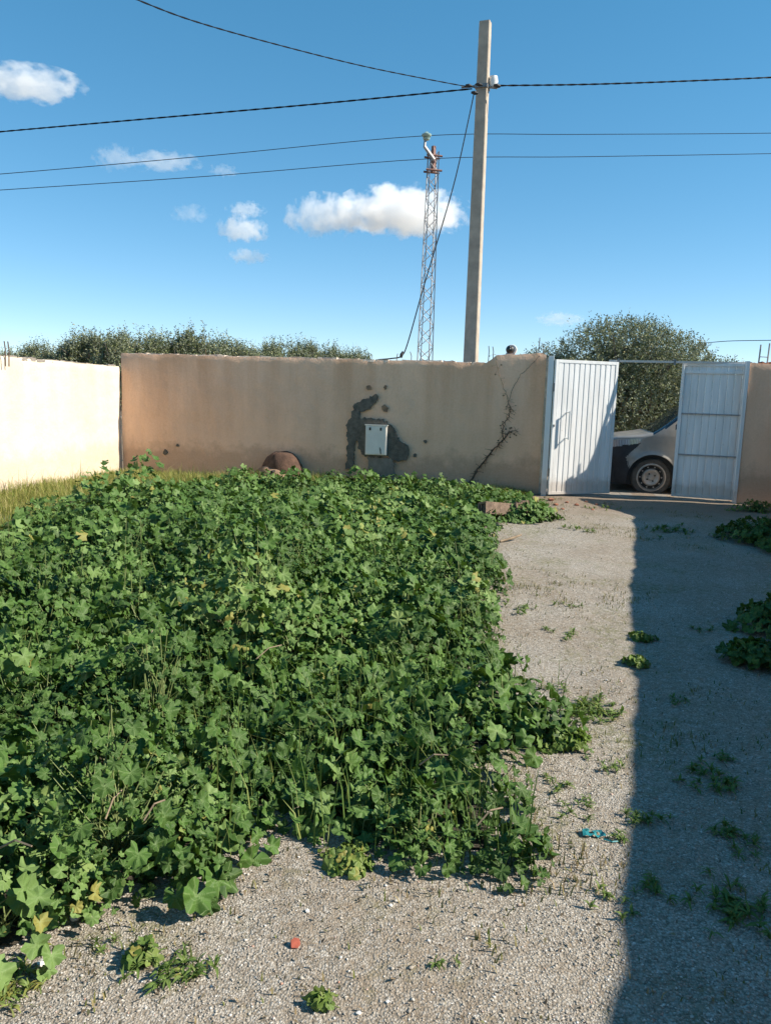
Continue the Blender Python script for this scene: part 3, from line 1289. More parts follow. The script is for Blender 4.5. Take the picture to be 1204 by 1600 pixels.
def curve_pts(keys, n=40):
    """Catmull-Rom through 3D keys"""
    K = [Vector(k_) for k_ in keys]
    K = [K[0] * 2 - K[1]] + K + [K[-1] * 2 - K[-2]]
    out = []
    m_ = len(K) - 3
    for i in range(m_):
        p0, p1, p2, p3 = K[i:i + 4]
        for j in range(n // m_):
            t = j / (n // m_)
            out.append(.5 * ((2 * p1) + (p2 - p0) * t + (2 * p0 - 5 * p1 + 4 * p2 - p3) * t * t + (3 * p1 - p0 - 3 * p2 + p3) * t ** 3))
    out.append(K[-2])
    return out


def cable(name, label, keys, rad, mat='cable', twist=False, n=40):
    pts = curve_pts(keys, n)
    b = MB()
    if not twist:
        b.tube(pts, rad, 6)
    else:
        L = 0
        for s_ in range(2):
            q, L = [], 0.0
            for i in range(len(pts) - 1):
                for j in range(4):
                    p = pts[i].lerp(pts[i + 1], j / 4)
                    L += (pts[i + 1] - pts[i]).length / 4
                    a = L * 14 + s_ * pi
                    q.append(p + Vector((0, cos(a), sin(a))) * rad * .45)
            b.tube(q, rad * .7, 5)
    return tag(b.build(name, mat), label, 'cable')


cable('overhead_cable', 'black twisted cable from the pole rising over the yard', [atY(195, -8, 9.2), atY(300, 32, 10.2), atY(430, 69, 11.6), atY(570, 104, 13), atY(700, 130, 14.2), atY(742, 137, 14.4)], .009, twist=True)
cable('overhead_cable', 'thick black cable running level along the wall to the pole', [atY(-500, 236, 17.5), atY(-150, 220, 16.4), atY(0, 206, 15.9), atY(250, 184, 15.3), atY(500, 162, 14.9), atY(745, 138, 14.4)], .0145, twist=True)
cable('overhead_cable', 'thick black cable leaving the pole past its white insulator', [atY(775, 134, 14.4), atY(950, 131, 14.9), atY(1204, 121, 15.6), atY(1500, 106, 16.5), atY(1800, 88, 17.4)], .0145, twist=True)
cable('service_cable', 'slack black cable dropping from the pole to the wall top', [atY(740, 146, 14.4), atY(733, 180, 14.3), atY(712, 275, 13.8), atY(688, 360, 13.3), atY(661, 450, 12.8), atY(637, 535, 12.4), atY(627, 556, 12.25), atY(612, 560, 12.25), atY(590, 562, 12.3)], .010)
b = MB()
c = Vector(atY(627, 556, 12.25))
b.tube([c + Vector((-.01, 0, -.03)), c + Vector((0, 0, .02)), c + Vector((.02, .0, .07))], [.02, .028, .012], 7)
tag(b.build('cable_anchor', 'black'), 'black anchor lump where the slack cable meets the wall', 'anchor')

TY = 35.0
mast = thing('lattice_mast', 'tall thin steel lattice mast with green insulator on a bent arm', 'mast', (0, 0, 0))
tb = Vector(atY(663, 575, TY))
tt = Vector(atY(677, 238, TY))
axis = tt - tb
t_lo = tb - axis * ((tb.z + .2) / axis.z)
ta = radians(14)
tex, tey = Vector((cos(ta), sin(ta), 0)), Vector((-sin(ta), cos(ta), 0))


def tw(q):
    return .30 + (.185 - .30) * q


def tcorner(q, k):
    sx, sy = ((-1, -1), (1, -1), (1, 1), (-1, 1))[k % 4]
    return t_lo.lerp(tt, q) + tex * sx * tw(q) + tey * sy * tw(q)


for k in range(4):
    b = MB()
    b.tube([tcorner(0, k), tcorner(1, k)], .028, 4)
    b.build('leg', 'galv', mast)
NP = 26
for i in range(NP):
    for k in range(4):
        q0, q1 = i / NP, (i + 1) / NP
        a_, b_ = (tcorner(q0, k), tcorner(q1, k + 1)) if (i + k) % 2 else (tcorner(q0, k + 1), tcorner(q1, k))
        b = MB()
        b.tube([a_, b_], .016, 4)
        b.build('brace', 'galv', mast)
for q in (.935, .985):
    b = MB()
    c = t_lo.lerp(tt, q)
    w = tw(q)
    for s_ in (-1, 1):
        b.tube([c + tex * -(w + .16) + tey * s_ * w, c + tex * (w + .16) + tey * s_ * w], .045, 4)
    b.build('cross_arm', 'rustred', mast)
b = MB()
b.tube([t_lo.lerp(tt, .93), t_lo.lerp(tt, 1.0) + Vector((0, 0, .25))], .10, 4)
b.build('head_post', 'rustred', mast)
a0 = Vector(atY(678, 250, TY - .3))
a1 = Vector(atY(663, 229, TY - .3))
a2 = Vector(atY(664, 219, TY - .3))
b = MB()
b.tube([a0, a1, a2], [.085, .075, .06], 6)
b.build('bent_arm', 'galv', mast)
b = MB()
ci = Vector(atY(666, 214, TY - .3))
b.lathe([(-.14, .05), (-.12, .13), (-.05, .16), (-.02, .10), (0, .17), (.05, .21), (.10, .21), (.14, .12), (.2, .06), (.22, 0)], 14, 'Z', tuple(ci))
b.build('insulator', 'insul', mast, smooth=True)
cable('overhead_wire', 'upper thin bare wire carried by the green mast insulator', [atY(-500, 310, 30), atY(0, 272, 32), atY(330, 243, 33.6), atY(666, 212, TY - .3), atY(900, 210, 36), atY(1204, 208, 38), atY(1700, 200, 41)], .014, 'wire')
cable('overhead_wire', 'lower thin bare wire fixed to the mast head', [atY(-500, 330, 30), atY(0, 297, 32), atY(330, 275, 33.6), atY(672, 248, TY - .3), atY(900, 245, 36), atY(1204, 240, 38), atY(1700, 230, 41)], .014, 'wire')
cable('fence_wire', 'thin wire stretched above the short wall toward the olive tree', [atY(1100, 536, 13), atY(1135, 533, 12.6), atY(1180, 532, 11.9), atY(1260, 531, 11.4)], .006, 'wire', n=12)


# ------------------------------------------------------------------ olive trees
def tree_mesh_leaves(rx, ry, rz, cz, nsprig, seed, leaf=(.065, .016), zmin=.1, lobes=14, shoots=.05, lsize=(.30, .52)):
    rg = np.random.default_rng(seed)
    # crown of overlapping clumps
    cl = []
    for i in range(lobes):
        d = rg.normal(size=3)
        d /= np.linalg.norm(d)
        d[2] = d[2] * .9 + .1
        cl.append((d[0] * rx * .62, d[1] * ry * .62, cz + d[2] * rz * .62, rg.uniform(*lsize)))
    cl.append((0, 0, cz, .6))
    cl = np.array(cl)
    ci = rg.integers(0, len(cl), nsprig)
    d = rg.normal(size=(nsprig, 3))
    d /= np.linalg.norm(d, axis=1)[:, None]
    rad = rg.uniform(.55, 1.08, nsprig) ** .5
    c = cl[ci]
    P = np.stack([c[:, 0] + d[:, 0] * rx * c[:, 3] * rad, c[:, 1] + d[:, 1] * ry * c[:, 3] * rad, c[:, 2] + d[:, 2] * rz * c[:, 3] * rad], 1)
    keep = P[:, 2] > zmin
    P, d = P[keep], d[keep]
    ns = len(P)
    # a few long upright shoots break the outline
    up = np.array([0, 0, 1.0])
    D = d * .6 + up * rg.uniform(.3, 1.3, ns)[:, None] + rg.normal(size=(ns, 3)) * .35
    D /= np.linalg.norm(D, axis=1)[:, None]
    SL = rg.uniform(.12, .30, ns)
    lng = rg.random(ns) < shoots
    SL[lng] *= 2.2
    D[lng] = D[lng] * .35 + up
    D[lng] /= np.linalg.norm(D[lng], axis=1)[:, None]
    NL = 9
    Vs, Rn = [], []
    tone = rg.random(ns)
    for j in range(NL):
        o = P + D * (SL * (j + .5) / NL)[:, None]
        side = rg.normal(size=(ns, 3))
        side -= D * (side * D).sum(1)[:, None]
        side /= np.linalg.norm(side, axis=1)[:, None]
        ld = D * rg.uniform(.3, .9, ns)[:, None] + side
        ld /= np.linalg.norm(ld, axis=1)[:, None]
        wv = np.cross(ld, rg.normal(size=(ns, 3)))
        wv /= np.linalg.norm(wv, axis=1)[:, None]
        ll = leaf[0] * rg.uniform(.7, 1.3, ns)[:, None]
        ww = leaf[1] * rg.uniform(.7, 1.2, ns)[:, None]
        Vs.append(np.stack([o, o + ld * ll * .5 + wv * ww, o + ld * ll, o + ld * ll * .5 - wv * ww], 1))
        Rn.append(np.clip(tone * .6 + rg.random(ns) * .42, 0, 1))
    V = np.concatenate(Vs).reshape(-1, 3)
    rnd = np.repeat(np.concatenate(Rn), 4)
    Fq = np.arange(len(V)).reshape(-1, 4)
    return mesh_np('crown', V, Fq, rnd), cl


def limb_mesh(cl, cz, seed, r0=.16):
    rg = random.Random(seed)
    b = MB()
    fork = Vector((rg.uniform(-.1, .1), rg.uniform(-.1, .1), cz * .34))
    b.tube([(0, 0, -.1), (.05, .02, fork.z * .5), tuple(fork)], [r0 * 1.3, r0, r0 * .8], 8)
    for c in cl:
        e = Vector(c[:3])
        mid = fork.lerp(e, .5) + Vector((rg.uniform(-.15, .15), rg.uniform(-.15, .15), .12))
        b.tube([fork, mid, e], [r0 * .45, r0 * .26, .02], 6)
        for _ in range(3):
            q = e + Vector((rg.uniform(-.5, .5), rg.uniform(-.5, .5), rg.uniform(0, .6)))
            b.tube([mid.lerp(e, rg.uniform(.3, 1)), q], [.03, .006], 4)
    return b.mesh('trunk', True)


def olive(name, label, loc, me, tr, s=1.0, rot=0.0, group=None):
    t = thing(name, label, 'tree', loc, rot, group)
    t.scale = (s, s, s)
    link('trunk', tr, 'bark', t)
    link('crown', me, 'olive', t)
    return t


me, cl = tree_mesh_leaves(2.35, 1.9, 1.75, 1.80, 12500, 8, (.066, .0135), .05, 34, .03, (.26, .48))
olive('olive_tree', 'big dense olive tree behind the van and the gate', (5.20, 17.6, -.09), me, limb_mesh(cl, 1.85, 4), .94, .4)
me2, cl2 = tree_mesh_leaves(1.5, 1.4, 1.3, 1.6, 5000, 15, (.066, .0135), .1, 18, .04)
olive('olive_tree', 'smaller bushy olive tree touching the big olive on its far side', (7.05, 18.6, -.09), me2, limb_mesh(cl2, 1.6, 6), .95, .4)
olive('olive_tree', 'smaller bushy olive tree low on the other side of the big olive', (3.85, 18.2, -.09), me2, limb_mesh(cl2, 1.6, 6), .90, 2.2)
var = []
for sd in (31, 32, 33):
    mm, cc = tree_mesh_leaves(1.05, 1.0, 1.45, 1.85, 2100, sd, (.09, .018), .2, 20, .45, (.14, .36))
    var.append((mm, limb_mesh(cc, 1.85, sd)))
row = [(-40, 548, 20), (35, 538, 26), (85, 520, 25), (135, 510, 25), (185, 512, 24), (225, 505, 25), (262, 502, 26), (310, 512, 26), (350, 518, 27), (375, 522, 27), (395, 527, 29), (415, 530, 30),
       (432, 526, 31), (470, 530, 32), (488, 534, 32), (505, 528, 33), (525, 535, 33), (542, 531, 34), (560, 540, 34), (60, 530, 26), (110, 522, 25), (160, 515, 25), (205, 511, 25), (288, 512, 26), (330, 520, 26), (10, 543, 25), (-8, 538, 22), (22, 535, 24)]
for i, (px, py, Y) in enumerate(row):
    p = atY(px, py, Y)
    mm, tr = var[i % 3]
    sc = (p[2] + .09) / 3.55 * random.uniform(.94, 1.05)
    wn = 'cream' if px < 190 else 'ochre'
    olive('olive_tree', 'grey green olive tree showing over the %s wall' % wn, (p[0], Y, -.09), mm, tr, sc, i * 1.7, 'olive trees over the %s wall' % wn)


# ------------------------------------------------------------------ clouds
def cloud_mat(seed, dens, flat, nscale=1.6, thr=.42):
    M = Mat('cloud_%d' % seed)
    M.t.nodes.remove(M.bsdf)
    tc = M.n('ShaderNodeTexCoord')
    P = tc.outputs['Object']
    sx = M.n('ShaderNodeSeparateXYZ')
    M.l(P, sx.inputs[0])
    # flatten the underside
    zz = M.math('MULTIPLY', M.math('MINIMUM', sx.outputs[2], 0.0), flat)
    zz = M.math('ADD', zz, M.math('MAXIMUM', sx.outputs[2], 0.0))
    cb = M.n('ShaderNodeCombineXYZ')
    M.l(sx.outputs[0], cb.inputs[0])
    M.l(sx.outputs[1], cb.inputs[1])
    M.l(zz, cb.inputs[2])
    ln = M.n('ShaderNodeVectorMath', operation='LENGTH')
    M.l(cb.outputs[0], ln.inputs[0])
    fall = M.math('SUBTRACT', 1.0, ln.outputs['Value'])
    nz = M.n('ShaderNodeTexNoise')
    nz.inputs['Scale'].default_value = nscale
    nz.inputs['Detail'].default_value = 5
    nz.inputs['Roughness'].default_value = .55
    mp = M.n('ShaderNodeMapping')
    mp.inputs['Location'].default_value = (seed * 3.7, seed * 1.3, seed)
    mp.inputs['Scale'].default_value = (2.2, 1.2, 1.2)
    M.l(P, mp.inputs[0])
    M.l(mp.outputs[0], nz.inputs['Vector'])
    v = M.math('ADD', M.math('MULTIPLY', fall, 0.8), M.math('MULTIPLY', M.math('SUBTRACT', nz.outputs[0], .5), 1.9))
    v = M.math('MULTIPLY', M.math('SUBTRACT', v, thr * .5), 5.0, True)
    dn = M.math('MULTIPLY', v, dens)
    pv = M.n('ShaderNodeVolumePrincipled')
    pv.inputs['Color'].default_value = (1, 1, 1, 1)
    pv.inputs['Anisotropy'].default_value = 0.1
    M.l(dn, pv.inputs['Density'])
    M.l(pv.outputs[0], M.out.inputs['Volume'])
    return M.m


bm = bmesh.new()
bmesh.ops.create_icosphere(bm, subdivisions=3, radius=1.0)
cme0 = bpy.data.meshes.new('cloud')
bm.to_mesh(cme0)
bm.free()
CY = 1500.0
for i, (px, py, w, h, dens, flat, thr, lab) in enumerate((
        (628, 340, 116, 50, .034, 2.0, .28, 'largest puffy white cloud, behind the lattice mast'),
        (505, 344, 62, 42, .022, 1.6, .32, 'ragged paler cloud trailing from the largest cloud'),
        (378, 362, 44, 26, .026, 1.5, .32, 'small compact white cloud with a tuft over it'),
        (385, 330, 34, 16, .018, 1.5, .36, 'thin tuft of cloud just over the small compact cloud'),
        (388, 402, 36, 15, .016, 1.4, .34, 'thin flat wisp just under the small compact cloud'),
        (40, 135, 96, 29, .018, 1.7, .30, 'broad soft cloud above the thick level cable'),
        (255, 254, 62, 18, .010, 1.5, .36, 'faint wisp of cloud crossed by the upper thin wire'),
        (183, 250, 40, 24, .009, 1.5, .38, 'faint wisp of cloud crossed by the upper thin wire'),
        (350, 268, 26, 12, .010, 1.5, .36, 'tiny faint wisp resting on the lower thin wire'),
        (298, 336, 34, 18, .007, 1.5, .38, 'very faint wisp beside the small compact cloud'),
        (874, 500, 44, 15, .010, 1.5, .36, 'faint flat wisp low above the big olive tree'))):
    c = atY(px, py, CY)
    me_ = cme0.copy()
    o = link('cloud', me_, cloud_mat(i + 1, dens, flat, 1.7, thr))
    o.location = c
    o.scale = (w / FPX * CY, w / FPX * CY * .6, h / FPX * CY)
    tag(o, lab, 'cloud', 'wisps crossed by the upper wire' if 'crossed' in lab else None)


# ------------------------------------------------------------------ mallow patch
def leaf_template(M, mid, lobes=5, seed=0, lobe=.16, pleat=.07, cup=.25, droop=.2, span=158):
    """fan leaf, stalk at the origin, tip along +x; returns V, F(tri), UV"""
    rg = np.random.default_rng(seed)
    th = np.radians(np.linspace(-span, span, M))
    ph = (th / np.radians(2 * span) + .5) * lobes
    r_ = (1 - lobe * np.abs(np.cos(np.pi * ph)) ** 3.0) * (1 - .10 * np.abs(th) / np.pi) * (1 + rg.normal(0, .06, M))
    tooth = 1 + .03 * np.cos(np.arange(M) * np.pi)
    r_ = r_ * tooth
    x0 = -.0

    def surf(rr, th_, ph_):
        x = rr * np.cos(th_) + x0
        y = rr * np.sin(th_)
        z = pleat * rr * np.cos(2 * np.pi * ph_) * -1 + cup * rr ** 2 * .5 - droop * np.maximum(0, x) ** 2 + .18 * cup * rr * np.sin(3 * th_ + seed) + .16 * rr * rr * np.sin(2 * th_ + seed * 1.7)
        return np.stack([x, y, z], 1)
    V = [np.zeros((1, 3))]
    UV = [np.array([[0, 0.]])]
    rings = ([.5, 1.0] if mid else [1.0])
    for q in rings:
        V.append(surf(r_ * q if q == 1 else np.full(M, q) * (r_ * .4 + .6), th, ph))
        UV.append(np.stack([ph + .0, np.full(M, q)], 1))
    F = [(0, 1 + i, 2 + i) for i in range(M - 1)]
    if mid:
        for i in range(M - 1):
            a, b_, c_, d_ = 1 + i, 2 + i, 1 + M + i, 2 + M + i
            F += [(a, c_, d_), (a, d_, b_)]
    V = np.concatenate(V) * .62
    return V, np.array(F), np.concatenate(UV)


T0 = [leaf_template(26, True, random.choice((5, 5, 7)), i, random.uniform(.14, .34), random.uniform(.10, .20), random.uniform(-.6, .9), random.uniform(0, .9)) for i in range(14)]
T1 = [leaf_template(16, True, 5, i + 20, random.uniform(.14, .36), random.uniform(.12, .24), random.uniform(-.6, .9), random.uniform(0, .9)) for i in range(12)]
T2 = [leaf_template(11, False, 5, i + 40, random.uniform(.15, .30), random.uniform(.05, .12), random.uniform(-.3, .4), 0.1) for i in range(6)]


def frames(N, X):
    """orthonormal frames from normals N and preferred x directions X"""
    N = N / np.linalg.norm(N, axis=1)[:, None]
    X = X - N * (X * N).sum(1)[:, None]
    X = X / np.maximum(1e-6, np.linalg.norm(X, axis=1))[:, None]
    Y = np.cross(N, X)
    return X, Y, N


def instance(tpls, P, X, Y, Z, S, rnd, rg):
    Vs, Fs, Rs, Us = [], [], [], []
    off = 0
    which = rg.integers(0, len(tpls), len(P))
    for ti, (v, f, uv) in enumerate(tpls):
        sel = np.where(which == ti)[0]
        if len(sel) == 0:
            continue
        nv = len(v)
        W = P[sel][:, None, :] + (v[None, :, 0:1] * X[sel][:, None, :] + v[None, :, 1:2] * Y[sel][:, None, :] + v[None, :, 2:3] * Z[sel][:, None, :]) * S[sel][:, None, None]
        Vs.append(W.reshape(-1, 3))
        Fs.append((f[None] + (np.arange(len(sel)) * nv)[:, None, None] + off).reshape(-1, 3))
        off += nv * len(sel)
        Rs.append(np.repeat(rnd[sel], nv))
        Us.append(np.tile(uv, (len(sel), 1)))
    return np.concatenate(Vs), np.concatenate(Fs), np.concatenate(Rs), np.concatenate(Us)


def in_poly(px, py, poly):
    inside = np.zeros(len(px), bool)
    n = len(poly)
    for i in range(n):
        x0, y0 = poly[i]
        x1, y1 = poly[(i + 1) % n]
        c = ((y0 > py) != (y1 > py)) & (px < (x1 - x0) * (py - y0) / (y1 - y0 + 1e-12) + x0)
        inside ^= c
    return inside


def poly_dist(px, py, poly):
    d = np.full(len(px), 1e9)
    n = len(poly)
    for i in range(n):
        a, b_ = np.array(poly[i]), np.array(poly[(i + 1) % n])
        ab = b_ - a
        t = np.clip(((px - a[0]) * ab[0] + (py - a[1]) * ab[1]) / (ab @ ab), 0, 1)
        d = np.minimum(d, np.hypot(px - a[0] - t * ab[0], py - a[1] - t * ab[1]))
    return d


edge_px = [(0, 1545), (60, 1515), (125, 1468), (215, 1432), (350, 1400), (392, 1318), (450, 1290), (470, 1325), (560, 1345), (620, 1380),
           (740, 1385), (850, 1372), (862, 1340), (830, 1290), (795, 1240), (760, 1200), (800, 1188), (868, 1178), (888, 1135), (815, 1098), (770, 1060), (768, 980), (785, 930),
           (770, 880), (765, 835), (790, 815), (850, 820), (858, 800)]
edge = [tuple(gnd(*p)[:2]) for p in edge_px]
BACK = [tuple(gnd(x, y, z)[:2]) for x, y, z in ((330, 742, .16), (215, 748, .18), (110, 772, .22), (0, 802, .25), (-150, 840, .25))]
PATCH = [(-2.6, 1.35), (-1.5, 1.75)] + edge + [tuple(wpt(6.55, 0, .45)[:2]), tuple(wpt(5.2, 0, .12)[:2]), tuple(wpt(3.6, 0, .25)[:2])] + BACK + [(-6.2, 2.0), (-5.0, 0.9)]

rg = np.random.default_rng(3)
# plants
NPL = 5200
cand = np.stack([rg.uniform(-6.3, 2.6, NPL * 3), rg.uniform(.8, 13, NPL * 3)], 1)
ok = in_poly(cand[:, 0], cand[:, 1], PATCH)
cand = cand[ok]
pd = poly_dist(cand[:, 0], cand[:, 1], PATCH)
plants = []
cell = {}
for (x, y), d in zip(cand, pd):
    if d < .05:
        continue
    R = rg.uniform(.13, .30)
    kx, ky = int(x // .3), int(y // .3)
    bad = False
    for a in range(-1, 2):
        for b_ in range(-1, 2):
            for (qx, qy, qr) in cell.get((kx + a, ky + b_), ()):
                if hypot(qx - x, qy - y) < (qr + R) * .50:
                    bad = True
    if bad:
        continue
    cell.setdefault((kx, ky), []).append((x, y, R))
    R = min(R, d + .06)
    big = float(fbm(x * 1.1, y * 1.1, 21, 3))
    Hh = (.08 + 1.08 * (big - .2)) * rg.uniform(.5, 1.3) * (1.45 if rg.random() < .14 else 1.0) * min(1, .35 + d / .5)
    Hh *= 1 - .5 * min(1, max(0, (y - 7.5) / 3))
    if fbm(x * 1.7, y * 1.7, 55, 3) < .37:
        Hh *= .5
    plants.append((x, y, R, max(.10, Hh)))
plants = np.array(plants)
print('plants', len(plants))
LP, LN, LX, LS, LR, LB = [], [], [], [], [], []
for (x, y, R, Hh) in plants:
    far = y > 7.5
    tone = float(np.clip(.40 + rg.normal(0, .20) + (fbm(x * .9, y * .9, 33, 3) - .47) * 1.0, 0.02, .98))
    smallleaf = rg.random() < .28
    dens = 640 if y < 4.5 else (520 if y < 8 else 380)
    nl = int(dens * pi * R * R * (1.9 if smallleaf else 1.0)) + 6
    a = rg.uniform(0, 2 * pi, nl)
    q = np.sqrt(rg.random(nl))
    dd_ = float(poly_dist(np.array([x]), np.array([y]), PATCH)[0])
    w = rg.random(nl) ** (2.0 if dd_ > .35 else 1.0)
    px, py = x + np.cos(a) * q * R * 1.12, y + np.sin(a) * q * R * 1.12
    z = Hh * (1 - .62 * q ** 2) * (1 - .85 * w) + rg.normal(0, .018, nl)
    z = np.maximum(z, .025)
    tilt = .30 + .65 * q
    N = np.stack([np.cos(a) * tilt, np.sin(a) * tilt, np.ones(nl)], 1) + rg.normal(0, .52, (nl, 3))
    N += np.array([.40, -.22, .0])           # blades turn towards the light
    N[:, 2] = np.maximum(N[:, 2], .12)
    Xd = np.stack([np.cos(a), np.sin(a), -.15 * np.ones(nl)], 1) + rg.normal(0, .5, (nl, 3))
    S = rg.lognormal(math.log(.049 if y < 3.2 else .058), .42, nl) * (.62 if smallleaf else 1.0) * (1 - .2 * w)
    S = np.clip(S, .02, .088)
    LP.append(np.stack([px, py, z], 1))
    LN.append(N)
    LX.append(Xd)
    LS.append(S)
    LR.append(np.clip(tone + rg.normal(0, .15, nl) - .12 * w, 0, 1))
    LB.append(np.repeat([[x, y, 0.0]], nl, 0))
nu_ = 9000
ux, uy = rg.uniform(-6.2, 2.6, nu_ * 3), rg.uniform(1, 12.9, nu_ * 3)
ok = in_poly(ux, uy, PATCH)
ux, uy = ux[ok], uy[ok]
nl = len(ux)
LP.append(np.stack([ux, uy, rg.uniform(.03, .13, nl)], 1))
LN.append(np.stack([rg.normal(.2, .4, nl), rg.normal(-.1, .4, nl), np.ones(nl)], 1))
LX.append(rg.normal(0, 1, (nl, 3)))
LS.append(rg.uniform(.03, .065, nl))
LR.append(np.clip(rg.normal(.3, .2, nl), 0, 1))
LB.append(np.stack([ux, uy, np.zeros(nl)], 1))
LP, LN, LX, LS, LR, LB = map(np.concatenate, (LP, LN, LX, LS, LR, LB))
LR[rg.random(len(LR)) < .004] = 1.0
FX, FY, FZ = frames(LN, LX)
dist = np.linalg.norm(LP - CP, axis=1)
print('leaves', len(LP))
patch = thing('mallow_patch', 'dense knee-high patch of dark green mallow covering the yard', 'plants', (0, 0, 0))
# in-frame test to choose the leaves that show largest
rel = LP - CP
wz = rel @ _f
ppx, ppy = 602 + FPX * (rel @ _r) / np.maximum(wz, .01), 800 - FPX * (rel @ _u) / np.maximum(wz, .01)
vis = (wz > .3) & (ppx > 0) & (ppx < 1204) & (ppy < 1590)
score = np.where(vis, LS / dist * (0.25 + LP[:, 2] * 2) * np.clip(-(FZ * (rel / dist[:, None])).sum(1), .05, 1), 0)
topi = np.argsort(-score)[:300]
ismain = np.zeros(len(LP), bool)
ismain[topi] = True
lv = []
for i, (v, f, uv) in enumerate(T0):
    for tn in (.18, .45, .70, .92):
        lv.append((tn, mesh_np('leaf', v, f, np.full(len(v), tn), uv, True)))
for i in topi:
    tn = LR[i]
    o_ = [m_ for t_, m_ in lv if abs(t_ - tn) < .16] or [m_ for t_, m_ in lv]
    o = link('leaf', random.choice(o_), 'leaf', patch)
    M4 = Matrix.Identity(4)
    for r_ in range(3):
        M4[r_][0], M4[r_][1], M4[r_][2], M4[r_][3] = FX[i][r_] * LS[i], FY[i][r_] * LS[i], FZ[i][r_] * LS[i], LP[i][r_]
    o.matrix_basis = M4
Vs, Fs, Rs, Us = [], [], [], []
off = 0
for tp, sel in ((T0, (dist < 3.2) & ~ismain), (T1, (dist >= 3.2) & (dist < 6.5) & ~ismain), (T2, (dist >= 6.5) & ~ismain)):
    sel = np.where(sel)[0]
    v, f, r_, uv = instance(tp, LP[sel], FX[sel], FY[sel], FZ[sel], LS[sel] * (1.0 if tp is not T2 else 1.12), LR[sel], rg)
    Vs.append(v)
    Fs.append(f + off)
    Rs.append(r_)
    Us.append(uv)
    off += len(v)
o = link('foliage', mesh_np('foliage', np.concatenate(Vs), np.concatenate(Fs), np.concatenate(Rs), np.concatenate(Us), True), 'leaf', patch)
tag(o, kind='stuff')
print('foliage tris', sum(len(f) for f in Fs))


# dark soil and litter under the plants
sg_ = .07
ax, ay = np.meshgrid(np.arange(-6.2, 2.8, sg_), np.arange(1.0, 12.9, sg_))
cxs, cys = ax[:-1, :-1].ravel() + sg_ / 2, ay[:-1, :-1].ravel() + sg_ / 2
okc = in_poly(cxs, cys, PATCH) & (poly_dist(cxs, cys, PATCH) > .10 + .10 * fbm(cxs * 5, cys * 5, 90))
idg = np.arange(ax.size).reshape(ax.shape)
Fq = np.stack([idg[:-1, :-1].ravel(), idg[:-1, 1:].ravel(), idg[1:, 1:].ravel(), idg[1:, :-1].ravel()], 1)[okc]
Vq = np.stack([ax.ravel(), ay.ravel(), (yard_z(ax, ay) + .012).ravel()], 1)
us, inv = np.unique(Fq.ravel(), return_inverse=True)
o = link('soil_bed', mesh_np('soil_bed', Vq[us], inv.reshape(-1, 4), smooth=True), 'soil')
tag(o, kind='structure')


# leaf stalks
def stalks(B, T, r0, rg, sides=3):
    n = len(B)
    mid = B * .45 + T * .55
    mid[:, :2] = B[:, :2] * .62 + T[:, :2] * .38
    mid += rg.normal(0, .012, (n, 3))
    rings = []
    for p, r_ in ((B, r0), (mid, r0 * .85), (T, r0 * .6)):
        for k in range(sides):
            a = 2 * pi * k / sides
            rings.append(p + np.stack([np.full(n, cos(a) * r_), np.full(n, sin(a) * r_), np.zeros(n)], 1))
    V = np.stack(rings, 1).reshape(-1, 3)
    f = []
    for i in range(2):
        for k in range(sides):
            k2 = (k + 1) % sides
            f.append((i * sides + k, i * sides + k2, (i + 1) * sides + k2, (i + 1) * sides + k))
    f = np.array(f)
    F = (f[None] + (np.arange(n) * 3 * sides)[:, None, None]).reshape(-1, 4)
    return V, F


sel = np.where((dist < 7) & (rg.random(len(LP)) < .22))[0]
V, F = stalks(LB[sel] + np.concatenate([rg.normal(0, .03, (len(sel), 2)), np.zeros((len(sel), 1))], 1), LP[sel], .0032, rg)
o = link('stalks', mesh_np('stalks', V, F), 'stem', patch)
tag(o, kind='stuff')
# grass blades growing up through the mallow
n = 30000
bx_, by_ = rg.uniform(-6, 2.4, n), rg.uniform(1.2, 12.6, n)
ok = in_poly(bx_, by_, PATCH) & (fbm(bx_ * .9, by_ * .9, 93, 3) > .47)
bx_, by_ = bx_[ok], by_[ok]
PG = np.stack([bx_, by_, yard_z(bx_, by_)], 1)


def blades(P, H, W, rg, lean=.45, rnd=None):
    n = len(P)
    a = rg.uniform(0, 2 * pi, n)
    d = np.stack([np.cos(a), np.sin(a), np.zeros(n)], 1)
    s = np.stack([-np.sin(a), np.cos(a), np.zeros(n)], 1)
    ln = rg.uniform(.1, 1, n)[:, None] * lean
    up = np.array([0, 0, 1.0])
    H_ = H[:, None]
    W_ = W[:, None]
    m_ = P + up * H_ * .55 + d * ln * H_ * .3
    t_ = P + up * H_ * (1 - .35 * ln) + d * ln * H_
    V = np.stack([P - s * W_, P + s * W_, m_ + s * W_ * .7, m_ - s * W_ * .7, t_], 1).reshape(-1, 3)
    f = np.array([(0, 1, 2), (0, 2, 3), (3, 2, 4)])
    F = (f[None] + (np.arange(n) * 5)[:, None, None]).reshape(-1, 3)
    rn = np.repeat(rg.random(n) if rnd is None else rnd, 5)
    return V, F, rn


V, F, rn = blades(PG, rg.uniform(.12, .40, len(PG)), rg.uniform(.0015, .0035, len(PG)), rg, .8)
tag(link('grass_blades', mesh_np('grass_blades', V, F, rn), 'greengrass', patch), kind='stuff')
# dry straw stalks poking out
for (x, y, x2, y2) in ((165, 1280, 190, 1235), (225, 1282, 258, 1250), (400, 1030, 440, 1008), (0, 1325, 50, 1322), (745, 1290, 785, 1262), (235, 1010, 238, 985), (655, 1195, 700, 1180)):
    b = MB()
    p = gnd(x, y, .26)
    q = gnd(x2, y2, .30)
    b.tube([p, (p + q) / 2 + np.array([0, 0, .02]), q], .003, 4)
    b.build('straw', 'drystem', patch)


